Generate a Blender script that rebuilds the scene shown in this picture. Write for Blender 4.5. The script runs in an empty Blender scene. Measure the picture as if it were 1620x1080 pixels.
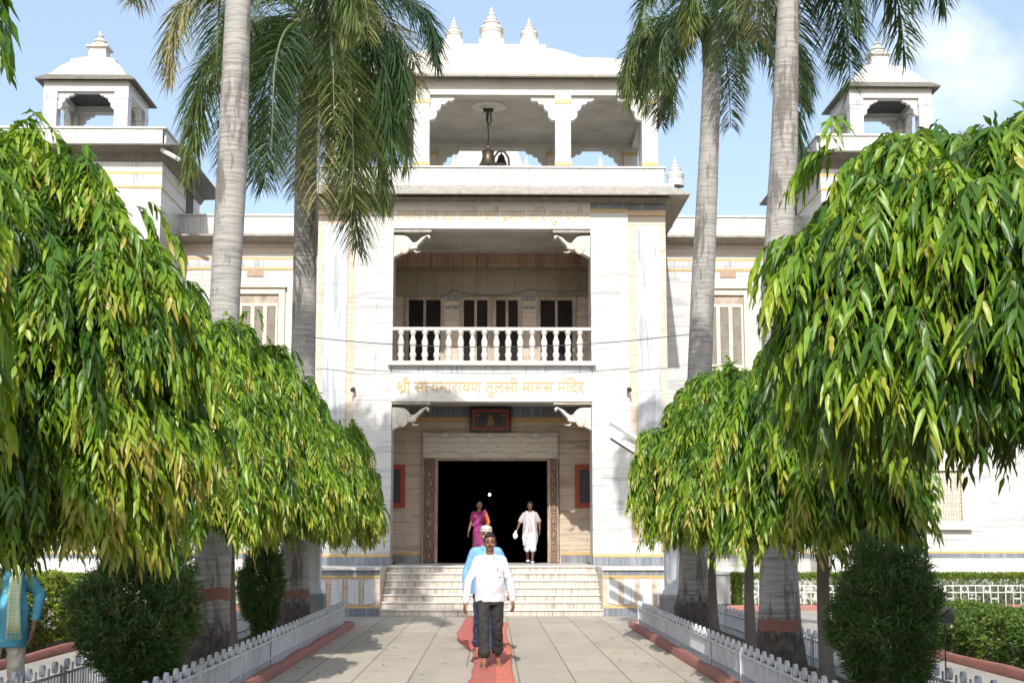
import bpy, bmesh, math, random
import numpy as np
from mathutils import Vector, Matrix, Quaternion
random.seed(7)
RNG = np.random.default_rng(11)
S = bpy.context.scene
COL = S.collection
R = math.radians

# ------------------------------------------------------------------ camera, sky, sun
F = 2250.0
PITCH = math.atan((855 - 540) / F)
YAW = math.atan(32 / F)
CAMZ = 1.62
cam = bpy.data.objects.new('camera', bpy.data.cameras.new('camera'))
COL.objects.link(cam)
cam.data.sensor_width = 36.0
cam.data.lens = F / 1620 * 36
cam.data.clip_start = 0.1
cam.data.clip_end = 3000
cam.location = (0, 0, CAMZ)
cam.rotation_euler = (R(90) + PITCH, 0, -YAW)
S.camera = cam
CM = Matrix.Rotation(-YAW, 3, 'Z') @ Matrix.Rotation(R(90) + PITCH, 3, 'X')

def P(u, v, Y):
    """world point on the plane y = Y that is seen at photo pixel (u, v)"""
    d = CM @ Vector(((u - 810) / F, (540 - v) / F, -1))
    t = Y / d.y
    return Vector((d.x * t, Y, CAMZ + d.z * t))
def zz(v, Y): return P(778, v, Y).z
def xx(u, v, Y): return P(u, v, Y).x

SUN_EL, SUN_AZ = 35.0, 4.0       # sun behind the camera, a little to the left
w = bpy.data.worlds.new('World'); S.world = w; w.use_nodes = True
nt = w.node_tree; bg = nt.nodes['Background']
sky = nt.nodes.new('ShaderNodeTexSky'); sky.sky_type = 'NISHITA'; sky.sun_disc = False
sky.sun_elevation = R(SUN_EL); sky.sun_rotation = R(180 + SUN_AZ)
sky.air_density = 1.0; sky.dust_density = 2.2; sky.ozone_density = 2.0
tc = nt.nodes.new('ShaderNodeTexCoord')
mp = nt.nodes.new('ShaderNodeMapping'); mp.inputs['Scale'].default_value = (9.0, 9.0, 13.0)
mp.inputs['Location'].default_value = (1.35, 0.0, 0.55)
nz = nt.nodes.new('ShaderNodeTexNoise'); nz.inputs['Scale'].default_value = 1.0; nz.inputs['Detail'].default_value = 7; nz.inputs['Roughness'].default_value = .52
rp = nt.nodes.new('ShaderNodeValToRGB'); rp.color_ramp.elements[0].position = .44; rp.color_ramp.elements[1].position = .66
mx = nt.nodes.new('ShaderNodeMix'); mx.data_type = 'RGBA'
mx.inputs['B'].default_value = (5.2, 5.5, 5.9, 1)
L = nt.links.new
L(tc.outputs['Generated'], mp.inputs['Vector']); L(mp.outputs['Vector'], nz.inputs['Vector']); L(nz.outputs['Fac'], rp.inputs['Fac'])
hz = nt.nodes.new('ShaderNodeMix'); hz.data_type = 'RGBA'; hz.inputs['Factor'].default_value = .34; hz.inputs['B'].default_value = (3.6, 4.1, 4.7, 1)
L(sky.outputs['Color'], hz.inputs['A'])
cd = (CM @ Vector(((1500 - 810) / F, (540 - 55) / F, -1))).normalized()       # the one cloud bank, fixed in the sky
vd = nt.nodes.new('ShaderNodeVectorMath'); vd.operation = 'DISTANCE'; L(tc.outputs['Generated'], vd.inputs[0]); vd.inputs[1].default_value = cd
mr = nt.nodes.new('ShaderNodeMapRange'); mr.inputs['From Min'].default_value = .09; mr.inputs['From Max'].default_value = .02; mr.inputs['To Min'].default_value = 0; mr.inputs['To Max'].default_value = 1
mr.interpolation_type = 'SMOOTHSTEP'; L(vd.outputs['Value'], mr.inputs['Value'])
ml = nt.nodes.new('ShaderNodeMath'); ml.operation = 'MULTIPLY'; L(rp.outputs['Color'], ml.inputs[0]); L(mr.outputs['Result'], ml.inputs[1])
L(ml.outputs[0], mx.inputs['Factor']); L(hz.outputs['Result'], mx.inputs['A']); L(mx.outputs['Result'], bg.inputs['Color'])
bg.inputs['Strength'].default_value = 0.15

sun = bpy.data.objects.new('sun', bpy.data.lights.new('sun', 'SUN')); COL.objects.link(sun)
sun.data.energy = 3.4; sun.data.angle = R(0.6); sun.data.color = (1.0, .965, .905)
sd = Vector((-math.sin(R(SUN_AZ)) * math.cos(R(SUN_EL)), -math.cos(R(SUN_AZ)) * math.cos(R(SUN_EL)), math.sin(R(SUN_EL))))
sun.rotation_euler = sd.to_track_quat('Z', 'Y').to_euler(); sun.location = (0, -20, 30)
S.view_settings.view_transform = 'Standard'; S.view_settings.look = 'None'
S.view_settings.exposure = 0.62; S.view_settings.gamma = 1
S.render.engine = 'CYCLES'
S.cycles.use_denoising = True
S.cycles.max_bounces = 7; S.cycles.diffuse_bounces = 4; S.cycles.transmission_bounces = 4; S.cycles.glossy_bounces = 3
S.cycles.caustics_reflective = False; S.cycles.caustics_refractive = False

# ------------------------------------------------------------------ materials
def new_mat(name):
    m = bpy.data.materials.new(name); m.use_nodes = True
    return m, m.node_tree, m.node_tree.nodes['Principled BSDF']
def N(t, kind, **kw):
    n = t.nodes.new(kind)
    for k, v in kw.items():
        if k in n.inputs.keys(): n.inputs[k].default_value = v
        else: setattr(n, k, v)
    return n
def c4(c): return (c[0], c[1], c[2], 1)
def mixc(t, fac, a, b, mode='MIX'):
    n = t.nodes.new('ShaderNodeMix'); n.data_type = 'RGBA'; n.blend_type = mode
    for s, x in (('Factor', fac), ('A', a), ('B', b)):
        if isinstance(x, (int, float)): n.inputs[s].default_value = x
        elif isinstance(x, tuple): n.inputs[s].default_value = c4(x)
        else: t.links.new(x, n.inputs[s])
    return n.outputs['Result']
def ramp(t, src, p0, p1, a=0., b=1.):
    n = t.nodes.new('ShaderNodeMapRange'); n.clamp = True
    t.links.new(src, n.inputs['Value'])
    n.inputs['From Min'].default_value = p0; n.inputs['From Max'].default_value = p1
    n.inputs['To Min'].default_value = a; n.inputs['To Max'].default_value = b
    return n.outputs['Result']
def coord(t, scale=(1, 1, 1), kind='pos'):
    if kind == 'pos': src = t.nodes.new('ShaderNodeNewGeometry').outputs['Position']
    else: src = t.nodes.new('ShaderNodeTexCoord').outputs['Object']
    m = N(t, 'ShaderNodeMapping'); m.inputs['Scale'].default_value = scale
    t.links.new(src, m.inputs['Vector']); return m.outputs['Vector']
def noise(t, vec, scale, detail=4, rough=.55, dist=0.):
    n = N(t, 'ShaderNodeTexNoise', Scale=scale, Detail=detail, Roughness=rough, Distortion=dist)
    t.links.new(vec, n.inputs['Vector']); return n.outputs['Fac']
def bump(t, b, h, strength, dist=.01):
    n = N(t, 'ShaderNodeBump', Strength=strength, Distance=dist); t.links.new(h, n.inputs['Height']); t.links.new(n.outputs['Normal'], b.inputs['Normal'])

def mottled(name, c1, c2, scale=3., rough=.7, bmp=.2, stretch=(1, 1, 1), fine=40., metallic=0., kind='pos', spec=.5):
    m, t, b = new_mat(name)
    v = coord(t, stretch, kind)
    f1 = ramp(t, noise(t, v, scale, 6, .6), .3, .7)
    col = mixc(t, f1, c1, c2)
    f2 = noise(t, v, fine, 3)
    col = mixc(t, .18, col, mixc(t, ramp(t, f2, .3, .7), (.25, .25, .25), (1, 1, 1)), 'MULTIPLY')
    t.links.new(col, b.inputs['Base Color'])
    b.inputs['Roughness'].default_value = rough; b.inputs['Metallic'].default_value = metallic
    b.inputs['Specular IOR Level'].default_value = spec
    if bmp: bump(t, b, f2, bmp)
    return m

def marble(name, base, vein, direction='H', amount=.5, joint=None, jcol=(.45, .42, .38), rough=.35, scale=1., stain=.25):
    """stone slabs; veins run horizontally (H) or vertically (V)"""
    m, t, b = new_mat(name)
    st = (.35 * scale, .35 * scale, 5 * scale) if direction == 'H' else (4.5 * scale, 4.5 * scale, .28 * scale)
    v = coord(t, st)
    n1 = noise(t, v, 1.3, 7, .62, 1.2)
    n2 = noise(t, v, 5.0, 5, .6, .8)
    a1 = ramp(t, n1, .52, .60, 0, amount)
    a2 = ramp(t, n2, .54, .66, 0, amount * .7)
    col = mixc(t, a1, base, vein)
    col = mixc(t, a2, col, vein)
    # slab to slab difference and thin joints
    sep = N(t, 'ShaderNodeSeparateXYZ'); t.links.new(t.nodes.new('ShaderNodeNewGeometry').outputs['Position'], sep.inputs[0])
    ad = N(t, 'ShaderNodeMath', operation='ADD'); t.links.new(sep.outputs['X'], ad.inputs[0]); t.links.new(sep.outputs['Y'], ad.inputs[1])
    cb = N(t, 'ShaderNodeCombineXYZ'); t.links.new(ad.outputs[0], cb.inputs['X']); t.links.new(sep.outputs['Z'], cb.inputs['Y'])
    big = noise(t, coord(t, (1, 1, 1)), .9, 5, .65)
    col = mixc(t, ramp(t, big, .45, .8, 0, stain), col, tuple(x * .62 for x in vein))
    if joint:
        br = N(t, 'ShaderNodeTexBrick', Scale=1.0)
        br.inputs['Brick Width'].default_value = joint[0]; br.inputs['Row Height'].default_value = joint[1]
        br.inputs['Mortar Size'].default_value = .011; br.offset = .0 if joint[2:] else .5
        br.inputs['Color1'].default_value = (.83, .84, .85, 1); br.inputs['Color2'].default_value = (1, 1, 1, 1); br.inputs['Mortar'].default_value = c4(jcol)
        t.links.new(cb.outputs[0], br.inputs['Vector'])
        col = mixc(t, .5, col, br.outputs['Color'], 'MULTIPLY')
    t.links.new(col, b.inputs['Base Color'])
    b.inputs['Roughness'].default_value = rough
    bump(t, b, n2, .08)
    return m

M = {}
M['marble'] = marble('white_marble', (.575, .565, .54), (.33, .335, .35), 'H', .6, (1.3, .62), stain=.2)
M['marble_plain'] = marble('plain_marble', (.60, .58, .545), (.40, .38, .35), 'H', .4, None, stain=.2)
M['marble_v'] = marble('vertical_marble', (.60, .59, .565), (.37, .355, .34), 'V', .55, (.62, 9.), stain=.15)
M['marble_blue'] = marble('grey_veined_marble', (.52, .535, .56), (.25, .28, .32), 'V', .65, (9., 1.3), stain=.2)
M['marble_beige'] = marble('beige_marble', (.60, .50, .40), (.42, .33, .26), 'H', .5, (1.2, .32), stain=.1)
M['marble_brown'] = marble('brown_banded_marble', (.58, .475, .37), (.31, .225, .165), 'H', .65, (1.6, .30), stain=.3)
M['marble_olive'] = marble('olive_wall_marble', (.33, .28, .19), (.21, .165, .11), 'V', .5, (.55, 9.), stain=.35)
M['marble_redbrown'] = marble('red_brown_marble', (.48, .35, .24), (.26, .13, .08), 'V', .7, (.36, 9.), stain=.3)
M['black_marble'] = marble('dark_grey_marble', (.17, .19, .22), (.36, .38, .40), 'V', .55, (.14, 9.), stain=.3)
M['panel_white'] = marble('white_panel_marble', (.62, .62, .61), (.42, .42, .43), 'V', .5, (.62, 9.), stain=.2)
M['gold'] = mottled('ochre_marble', (.62, .43, .18), (.52, .34, .14), 4, .4, .0)
M['orange'] = marble('orange_marble', (.68, .48, .30), (.55, .34, .2), 'H', .6, None)
M['roof_white'] = mottled('lime_washed_roof', (.66, .64, .59), (.54, .51, .45), 1.6, .8, .1, (1, 1, 2.5), 22)
M['roof_dirty'] = mottled('weathered_white_plaster', (.76, .74, .69), (.55, .51, .42), 1.3, .8, .1, (1, 1, .5), 14)
M['plaster_grey'] = mottled('stained_ceiling_plaster', (.56, .53, .48), (.36, .33, .28), .9, .85, .1, (1, 1, 1), 12)
M['eave_dark'] = mottled('dark_brown_eave', (.22, .20, .17), (.14, .125, .105), 1.5, .85, .15, (4, 4, .6), 14)  # darker brown, for the tower and kiosk eaves
M['eave'] = mottled('weathered_eave', (.43, .40, .35), (.28, .255, .215), 1.5, .8, .15, (4, 4, .6), 14)
M['step_riser'] = marble('riser_marble', (.58, .52, .45), (.30, .24, .19), 'V', .65, (.17, 9.), stain=.25, scale=1.6)
M['step_tread'] = mottled('step_tread_marble', (.66, .64, .59), (.60, .57, .52), 3, .4, .05)
M['dark'] = mottled('hall_shade_black', (.0025, .0025, .003), (.004, .004, .005), 2, 1.0, 0, spec=0.)  # near-black walls: the hall's lack of light is put into their colour
M['pane'] = mottled('dark_pane', (.012, .009, .009), (.018, .014, .014), 2, .5, 0, spec=.12)
M['frame_wood'] = mottled('old_painted_wood', (.52, .47, .40), (.30, .22, .16), 6, .7, .1, (1, 1, .4))
M['shutter'] = mottled('grey_shutter', (.50, .48, .43), (.42, .40, .35), 5, .7, .1)
M['cream'] = mottled('cream_paint', (.68, .635, .54), (.58, .53, .44), 3, .6, .05)
M['jali_back'] = mottled('jali_back_stone', (.42, .36, .25), (.32, .26, .17), 5, .8, .05)  # yellowish stone behind the pierced screen
M['carved_brown'] = mottled('carved_brown_stone', (.22, .12, .075), (.14, .075, .05), 6, .55, .3)
M['carved_light'] = mottled('carved_figure_stone', (.42, .30, .22), (.33, .22, .15), 8, .5, .3)
M['red_frame'] = mottled('red_lacquer', (.42, .05, .02), (.32, .04, .02), 6, .4, .05)
M['black_frame'] = mottled('black_lacquer', (.02, .012, .012), (.03, .02, .02), 6, .35, .05)
M['bronze'] = mottled('old_bronze', (.13, .11, .08), (.08, .07, .05), 9, .45, .2, metallic=.7)
M['iron'] = mottled('dark_iron', (.03, .028, .027), (.06, .05, .045), 9, .6, .2)
M['fence'] = mottled('silver_painted_iron', (.70, .72, .75), (.52, .54, .57), 5, .5, .1, metallic=.0)
M['fence_white'] = mottled('white_painted_iron', (.62, .62, .59), (.48, .48, .45), 5, .5, .1)
M['kerb'] = mottled('red_painted_kerb', (.40, .15, .12), (.30, .13, .11), 3, .75, .25, fine=30)
M['soil'] = mottled('dry_soil', (.20, .16, .115), (.12, .095, .065), 2.2, .95, .6, fine=18)
M['concrete'] = mottled('pale_concrete', (.42, .39, .34), (.33, .31, .28), .8, .85, .15, fine=25)
M['post'] = mottled('pale_grey_post', (.62, .65, .66), (.52, .55, .57), 2, .6, .08)
M['plinth'] = mottled('grey_cement_plinth', (.30, .29, .28), (.22, .21, .20), 3, .85, .3)
M['white_fixture'] = mottled('white_enamel', (.75, .77, .78), (.65, .67, .68), 3, .4, 0)
M['wire'] = mottled('black_wire', (.03, .03, .035), (.05, .05, .05), 3, .6, 0)
M['wire_white'] = mottled('white_wire', (.6, .58, .5), (.5, .48, .42), 3, .6, 0)
M['bark'] = mottled('grey_brown_bark', (.20, .165, .135), (.12, .10, .085), 4, .9, .5, (1, 1, .5), 30)
M['branch'] = mottled('dark_twig', (.12, .09, .05), (.07, .055, .03), 6, .9, .3)
M['red_paint'] = mottled('faded_red_paint', (.30, .11, .08), (.19, .11, .09), 9, .85, .2)
M['carpet'] = None

def paving():
    m, t, b = new_mat('concrete_paving')
    pos = coord(t)
    sep = N(t, 'ShaderNodeSeparateXYZ'); t.links.new(pos, sep.inputs[0])
    ax = N(t, 'ShaderNodeMath', operation='ADD'); ax.inputs[1].default_value = 2.27 + 6.5; t.links.new(sep.outputs['X'], ax.inputs[0])
    cb = N(t, 'ShaderNodeCombineXYZ'); t.links.new(sep.outputs['Y'], cb.inputs['X']); t.links.new(ax.outputs[0], cb.inputs['Y'])
    br = N(t, 'ShaderNodeTexBrick', Scale=1.0); br.inputs['Brick Width'].default_value = 2.6; br.inputs['Row Height'].default_value = .65
    br.inputs['Mortar Size'].default_value = .010; br.inputs['Mortar Smooth'].default_value = .3
    br.inputs['Color1'].default_value = (.84, .85, .87, 1); br.inputs['Color2'].default_value = (1, 1, 1, 1); br.inputs['Mortar'].default_value = (.42, .39, .36, 1)
    t.links.new(cb.outputs[0], br.inputs['Vector'])
    n1 = noise(t, coord(t, (1.2, .35, 1)), 1.6, 7, .65); n2 = noise(t, pos, 9, 6, .7); n3 = noise(t, pos, 70, 3)
    col = mixc(t, ramp(t, n1, .3, .7), (.52, .455, .36), (.41, .36, .285))
    col = mixc(t, ramp(t, n2, .52, .72, 0, .4), col, (.22, .20, .17)); n4 = noise(t, pos, 2.2, 8, .8, 1.5); col = mixc(t, ramp(t, n4, .60, .64, 0, .30), col, (.20, .18, .15))
    col = mixc(t, 1., col, br.outputs['Color'], 'MULTIPLY')
    t.links.new(col, b.inputs['Base Color']); b.inputs['Roughness'].default_value = .8
    bump(t, b, n3, .25)
    return m
M['paving'] = paving()

def carpet_mat():
    m, t, b = new_mat('red_carpet_weave')
    sep = N(t, 'ShaderNodeSeparateXYZ'); pos = coord(t); t.links.new(pos, sep.inputs[0])
    f = ramp(t, sep.outputs['X'], .05, .07)
    col = mixc(t, f, (.46, .105, .085), (.62, .15, .09))
    n = noise(t, pos, 4, 9, .75); col = mixc(t, ramp(t, n, .42, .68, 0, .6), col, (.44, .24, .18)); n_ = noise(t, coord(t, (6, .6, 1)), 3, 5); col = mixc(t, ramp(t, n_, .5, .7, 0, .3), col, (.30, .07, .06))
    t.links.new(col, b.inputs['Base Color']); b.inputs['Roughness'].default_value = .95
    bump(t, b, noise(t, pos, 160, 2), .4)
    return m
M['carpet'] = carpet_mat()

def leaf_mat(name, stops, transl=.35, rough=.4, spec=.5):
    m, t, b = new_mat(name)
    at = N(t, 'ShaderNodeAttribute'); at.attribute_name = 'tone'
    cr = t.nodes.new('ShaderNodeValToRGB'); e = cr.color_ramp.elements
    e[0].position = stops[0][0]; e[0].color = c4(stops[0][1]); e[1].position = stops[-1][0]; e[1].color = c4(stops[-1][1])
    for p, c in stops[1:-1]:
        x = e.new(p); x.color = c4(c)
    t.links.new(at.outputs['Fac'], cr.inputs['Fac'])
    n = noise(t, coord(t), 14, 2)
    col = mixc(t, ramp(t, n, .3, .7, 0, .25), cr.outputs['Color'], (.05, .09, .015))
    t.links.new(col, b.inputs['Base Color']); b.inputs['Roughness'].default_value = rough; b.inputs['Specular IOR Level'].default_value = spec
    tr = N(t, 'ShaderNodeBsdfTranslucent'); br = mixc(t, .5, col, (.30, .42, .02))
    t.links.new(br, tr.inputs['Color'])
    ms = N(t, 'ShaderNodeMixShader'); ms.inputs[0].default_value = transl
    t.links.new(b.outputs[0], ms.inputs[1]); t.links.new(tr.outputs[0], ms.inputs[2])
    t.links.new(ms.outputs[0], t.nodes['Material Output'].inputs['Surface'])
    return m
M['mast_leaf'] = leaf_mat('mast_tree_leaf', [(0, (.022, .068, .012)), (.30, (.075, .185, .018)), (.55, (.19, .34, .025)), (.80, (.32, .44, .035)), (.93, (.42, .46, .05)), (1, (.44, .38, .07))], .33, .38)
M['palm_leaf'] = leaf_mat('palm_leaf', [(0, (.020, .055, .035)), (.45, (.055, .105, .045)), (.75, (.17, .21, .06)), (1, (.40, .32, .17))], .25, .36)
M['juniper'] = leaf_mat('juniper_needle', [(0, (.035, .09, .025)), (.7, (.10, .19, .045)), (1, (.20, .16, .07))], .15, .6)
M['hedge'] = leaf_mat('hedge_leaf', [(0, (.05, .11, .012)), (.5, (.12, .21, .02)), (1, (.34, .38, .04))], .3, .5)
M['hedge_dark'] = leaf_mat('dark_hedge_leaf', [(0, (.03, .08, .012)), (.6, (.07, .15, .02)), (1, (.20, .25, .04))], .3, .5)

def palm_bark(seed):
    m, t, b = new_mat('palm_bark')
    v = coord(t, (1, 1, 1), 'obj'); sep = N(t, 'ShaderNodeSeparateXYZ'); t.links.new(v, sep.inputs[0])
    vs = coord(t, (2.2, 2.2, 42), 'obj')
    rings = noise(t, vs, 1.0, 5, .7, .5)
    big = noise(t, coord(t, (4, 4, .7), 'obj'), 1.2, 6, .7)
    col = mixc(t, ramp(t, rings, .36, .56), (.20, .188, .172), (.37, .355, .33))
    col = mixc(t, ramp(t, big, .53, .60, 0, .8), col, (.12, .105, .09))
    rough = noise(t, coord(t, (9, 9, 5), 'obj'), 1.6, 8, .8)
    hz = N(t, 'ShaderNodeMath', operation='MULTIPLY_ADD'); t.links.new(rough, hz.inputs[0]); hz.inputs[1].default_value = .9; t.links.new(sep.outputs['Z'], hz.inputs[2])
    root = ramp(t, hz.outputs[0], 1.0, 1.25, 1, 0)
    col = mixc(t, root, col, mixc(t, ramp(t, rough, .35, .65), (.03, .025, .02), (.15, .12, .10)))
    t.links.new(col, b.inputs['Base Color']); b.inputs['Roughness'].default_value = .9
    bump(t, b, rings, .5, .02)
    return m
M['palm_bark'] = palm_bark(1)

def cloth(name, c, c2=None, kind='plain', rough=.85):
    m, t, b = new_mat(name)
    v = coord(t, (1, 1, 1), 'obj')
    n = noise(t, v, 14, 4)
    c2 = c2 or tuple(x * .82 for x in c)
    col = mixc(t, ramp(t, n, .35, .7), c, c2)
    if kind == 'check':
        for ax in ('X', 'Z'):
            wv = N(t, 'ShaderNodeTexWave', Scale=9., Distortion=1.0); wv.bands_direction = ax; t.links.new(v, wv.inputs['Vector'])
            col = mixc(t, ramp(t, wv.outputs['Fac'], .75, .9, 0, .5), col, (.35, .5, .25))
    if kind == 'stripe':
        wv = N(t, 'ShaderNodeTexWave', Scale=16., Distortion=.6); wv.bands_direction = 'X'; t.links.new(v, wv.inputs['Vector'])
        col = mixc(t, ramp(t, wv.outputs['Fac'], .4, .9, 0, .5), col, (.10, .38, .52))
    t.links.new(col, b.inputs['Base Color']); b.inputs['Roughness'].default_value = rough
    b.inputs['Specular IOR Level'].default_value = .2
    bump(t, b, noise(t, v, 240, 2), .2)
    return m
M['skin'] = mottled('brown_skin', (.27, .125, .07), (.20, .09, .05), 14, .55, .03, kind='obj')
M['skin_dark'] = mottled('dark_brown_skin', (.15, .065, .038), (.11, .05, .03), 14, .5, .03, kind='obj')
M['skin_light'] = mottled('tan_skin', (.36, .18, .11), (.30, .14, .085), 14, .5, .03, kind='obj')
M['hair'] = mottled('black_hair', (.010, .008, .007), (.016, .013, .012), 40, .8, .4, kind='obj')
M['hair_white'] = mottled('white_hair', (.62, .60, .56), (.45, .43, .4), 40, .7, .4, kind='obj')
M['eye'] = mottled('eye_white', (.36, .33, .30), (.3, .28, .25), 30, .3, 0)
M['eye_dark'] = mottled('dark_eye', (.015, .01, .008), (.02, .012, .01), 30, .25, 0)
M['lip'] = mottled('lip', (.20, .07, .055), (.16, .055, .045), 30, .45, 0, kind='obj')

# ------------------------------------------------------------------ mesh helpers
W = {}                                     # world position of every root
def wloc(o):
    while o is not None:
        if o.name in W: return W[o.name]
        o = o.parent
    return Vector((0, 0, 0))
def thing(name, label, cat, loc=(0, 0, 0), group=None, kind=None):
    o = bpy.data.objects.new(name, None); COL.objects.link(o); o.location = loc; o.empty_display_size = .2
    W[o.name] = Vector(loc); tag(o, label, cat, group, kind); return o
def tag(o, label=None, cat=None, group=None, kind=None):
    for k, v in (('label', label), ('category', cat), ('group', group), ('kind', kind)):
        if v: o[k] = v
    return o
class MB:
    def __init__(s): s.v = []; s.f = []
    def add(s, vs, fs):
        n = len(s.v); s.v += [tuple(v) for v in vs]; s.f += [tuple(i + n for i in f) for f in fs]; return s
    def box(s, x0, x1, y0, y1, z0, z1):
        if x0 > x1: x0, x1 = x1, x0
        v = [(x0, y0, z0), (x1, y0, z0), (x1, y1, z0), (x0, y1, z0), (x0, y0, z1), (x1, y0, z1), (x1, y1, z1), (x0, y1, z1)]
        return s.add(v, [(0, 3, 2, 1), (4, 5, 6, 7), (0, 1, 5, 4), (1, 2, 6, 5), (2, 3, 7, 6), (3, 0, 4, 7)])
    def obox(s, c, ax, ay, az, hx, hy, hz):
        c = Vector(c); v = []
        for k in (-1, 1):
            for i, j in ((-1, -1), (1, -1), (1, 1), (-1, 1)):
                v.append(c + ax * hx * i + ay * hy * j + az * hz * k)
        return s.add(v, [(0, 3, 2, 1), (4, 5, 6, 7), (0, 1, 5, 4), (1, 2, 6, 5), (2, 3, 7, 6), (3, 0, 4, 7)])
    def prism(s, pts, a, b, axis='Y'):
        n = len(pts)
        def q(p, d): return (p[0], d, p[1]) if axis == 'Y' else ((d, p[0], p[1]) if axis == 'X' else (p[0], p[1], d))
        v = [q(p, a) for p in pts] + [q(p, b) for p in pts]
        return s.add(v, [tuple(range(n)), tuple(range(2 * n - 1, n - 1, -1))] + [(i, i + n, (i + 1) % n + n, (i + 1) % n) for i in range(n)])
    def rings(s, rr, cap=True):
        n = len(rr[0]); v = [p for r in rr for p in r]; f = []
        for k in range(len(rr) - 1):
            for i in range(n):
                j = (i + 1) % n
                f.append((k * n + i, k * n + j, (k + 1) * n + j, (k + 1) * n + i))
        if cap:
            f.append(tuple(range(n - 1, -1, -1))); f.append(tuple((len(rr) - 1) * n + i for i in range(n)))
        return s.add(v, f)
    def rect_loft(s, prof):
        """prof: (x0,x1,y0,y1,z)"""
        return s.rings([[(a, c, z), (b, c, z), (b, d, z), (a, d, z)] for a, b, c, d, z in prof])
    def lathe(s, c, prof, seg=16):
        return s.rings([[(c[0] + r * math.cos(2 * math.pi * i / seg), c[1] + r * math.sin(2 * math.pi * i / seg), c[2] + z) for i in range(seg)] for r, z in prof])
    def tube(s, path, rad, seg=8):
        path = [Vector(p) for p in path]; rr = []; up = None
        for i, p in enumerate(path):
            d = (path[min(i + 1, len(path) - 1)] - path[max(i - 1, 0)]).normalized()
            if up is None: up = d.orthogonal().normalized()
            up = (up - d * up.dot(d)).normalized(); sd_ = d.cross(up)
            r = rad[i] if isinstance(rad, (list, tuple)) else rad
            rr.append([p + up * (r * math.cos(2 * math.pi * k / seg)) + sd_ * (r * math.sin(2 * math.pi * k / seg)) for k in range(seg)])
        return s.rings(rr)
    def ell(s, c, r, seg=16, rot=None):
        c = Vector(c); v = []; f = []
        n = seg; m = max(6, seg // 2)
        for j in range(1, m):
            a = math.pi * j / m
            for i in range(n):
                b = 2 * math.pi * i / n
                p = Vector((r[0] * math.sin(a) * math.cos(b), r[1] * math.sin(a) * math.sin(b), r[2] * math.cos(a)))
                if rot: p = rot @ p
                v.append(c + p)
        t1 = Vector((0, 0, r[2])); 
        if rot: t1 = rot @ t1
        v.append(c + t1); v.append(c - t1); T = len(v) - 2; B = T + 1
        for j in range(m - 2):
            for i in range(n):
                k = (i + 1) % n; f.append((j * n + i, (j + 1) * n + i, (j + 1) * n + k, j * n + k))
        for i in range(n):
            k = (i + 1) % n; f.append((T, i, k)); f.append((B, (m - 2) * n + k, (m - 2) * n + i))
        return s.add(v, f)
    def cap(s, a, b, ra, rb, seg=12):
        a = Vector(a); b = Vector(b); d = b - a; Ld = d.length; d.normalize()
        path = []; rad = []
        for k in range(4):
            th = math.pi / 2 * (k + .15) / 4
            path.append(a - d * ra * math.cos(th)); rad.append(ra * math.sin(th))
        path.append(a); rad.append(ra); path.append(b); rad.append(rb)
        for k in range(3, -1, -1):
            th = math.pi / 2 * (k + .15) / 4
            path.append(b + d * rb * math.cos(th)); rad.append(rb * math.sin(th))
        up = d.orthogonal().normalized(); sd_ = d.cross(up)
        return s.rings([[p + up * (r * math.cos(2 * math.pi * k / seg)) + sd_ * (r * math.sin(2 * math.pi * k / seg)) for k in range(seg)] for p, r in zip(path, rad)])
    def build(s, name, mat, parent=None, smooth=False, bevel=0, loc=None):
        o0 = wloc(parent) if parent is not None else Vector(loc or (0, 0, 0))
        me = bpy.data.meshes.new(name)
        me.from_pydata([(v[0] - o0.x, v[1] - o0.y, v[2] - o0.z) for v in s.v], [], s.f)
        bm = bmesh.new(); bm.from_mesh(me); bmesh.ops.recalc_face_normals(bm, faces=bm.faces)
        if bevel: bmesh.ops.bevel(bm, geom=[e for e in bm.edges if e.calc_length() > bevel * 3 and len(e.link_faces) == 2 and e.calc_face_angle(0) > .6], offset=bevel, segments=2, affect='EDGES', profile=.5)
        bm.to_mesh(me); bm.free()
        me.materials.append(mat)
        if smooth:
            me.shade_smooth()
            if smooth != 'all': me.set_sharp_from_angle(angle=R(38))
        o = bpy.data.objects.new(name, me); COL.objects.link(o)
        if parent is not None: o.parent = parent
        else: o.location = o0; W[o.name] = o0.copy()
        return o
def remesh(mb, name, mat, parent, voxel=.008, smooth_it=4, disp=None):
    """fuse the overlapping shapes of mb into one continuous skin"""
    o0 = wloc(parent)
    me = bpy.data.meshes.new('tmp'); me.from_pydata([(v[0] - o0.x, v[1] - o0.y, v[2] - o0.z) for v in mb.v], [], mb.f)
    bm = bmesh.new(); bm.from_mesh(me); bmesh.ops.recalc_face_normals(bm, faces=bm.faces); bm.to_mesh(me); bm.free()
    o = bpy.data.objects.new('tmp', me); COL.objects.link(o)
    r = o.modifiers.new('r', 'REMESH'); r.mode = 'VOXEL'; r.voxel_size = voxel
    if smooth_it: q = o.modifiers.new('s', 'SMOOTH'); q.iterations = smooth_it; q.factor = .5
    if disp:
        tx = bpy.data.textures.new('fold', 'CLOUDS'); tx.noise_scale = disp[1]; tx.noise_depth = 1
        d = o.modifiers.new('d', 'DISPLACE'); d.texture = tx; d.strength = disp[0]; d.mid_level = .5
    dg = bpy.context.evaluated_depsgraph_get()
    m2 = bpy.data.meshes.new_from_object(o.evaluated_get(dg)); m2.name = name
    bpy.data.objects.remove(o)
    m2.materials.clear(); m2.materials.append(mat); m2.shade_smooth()
    x = bpy.data.objects.new(name, m2); COL.objects.link(x); x.parent = parent
    return x
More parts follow.
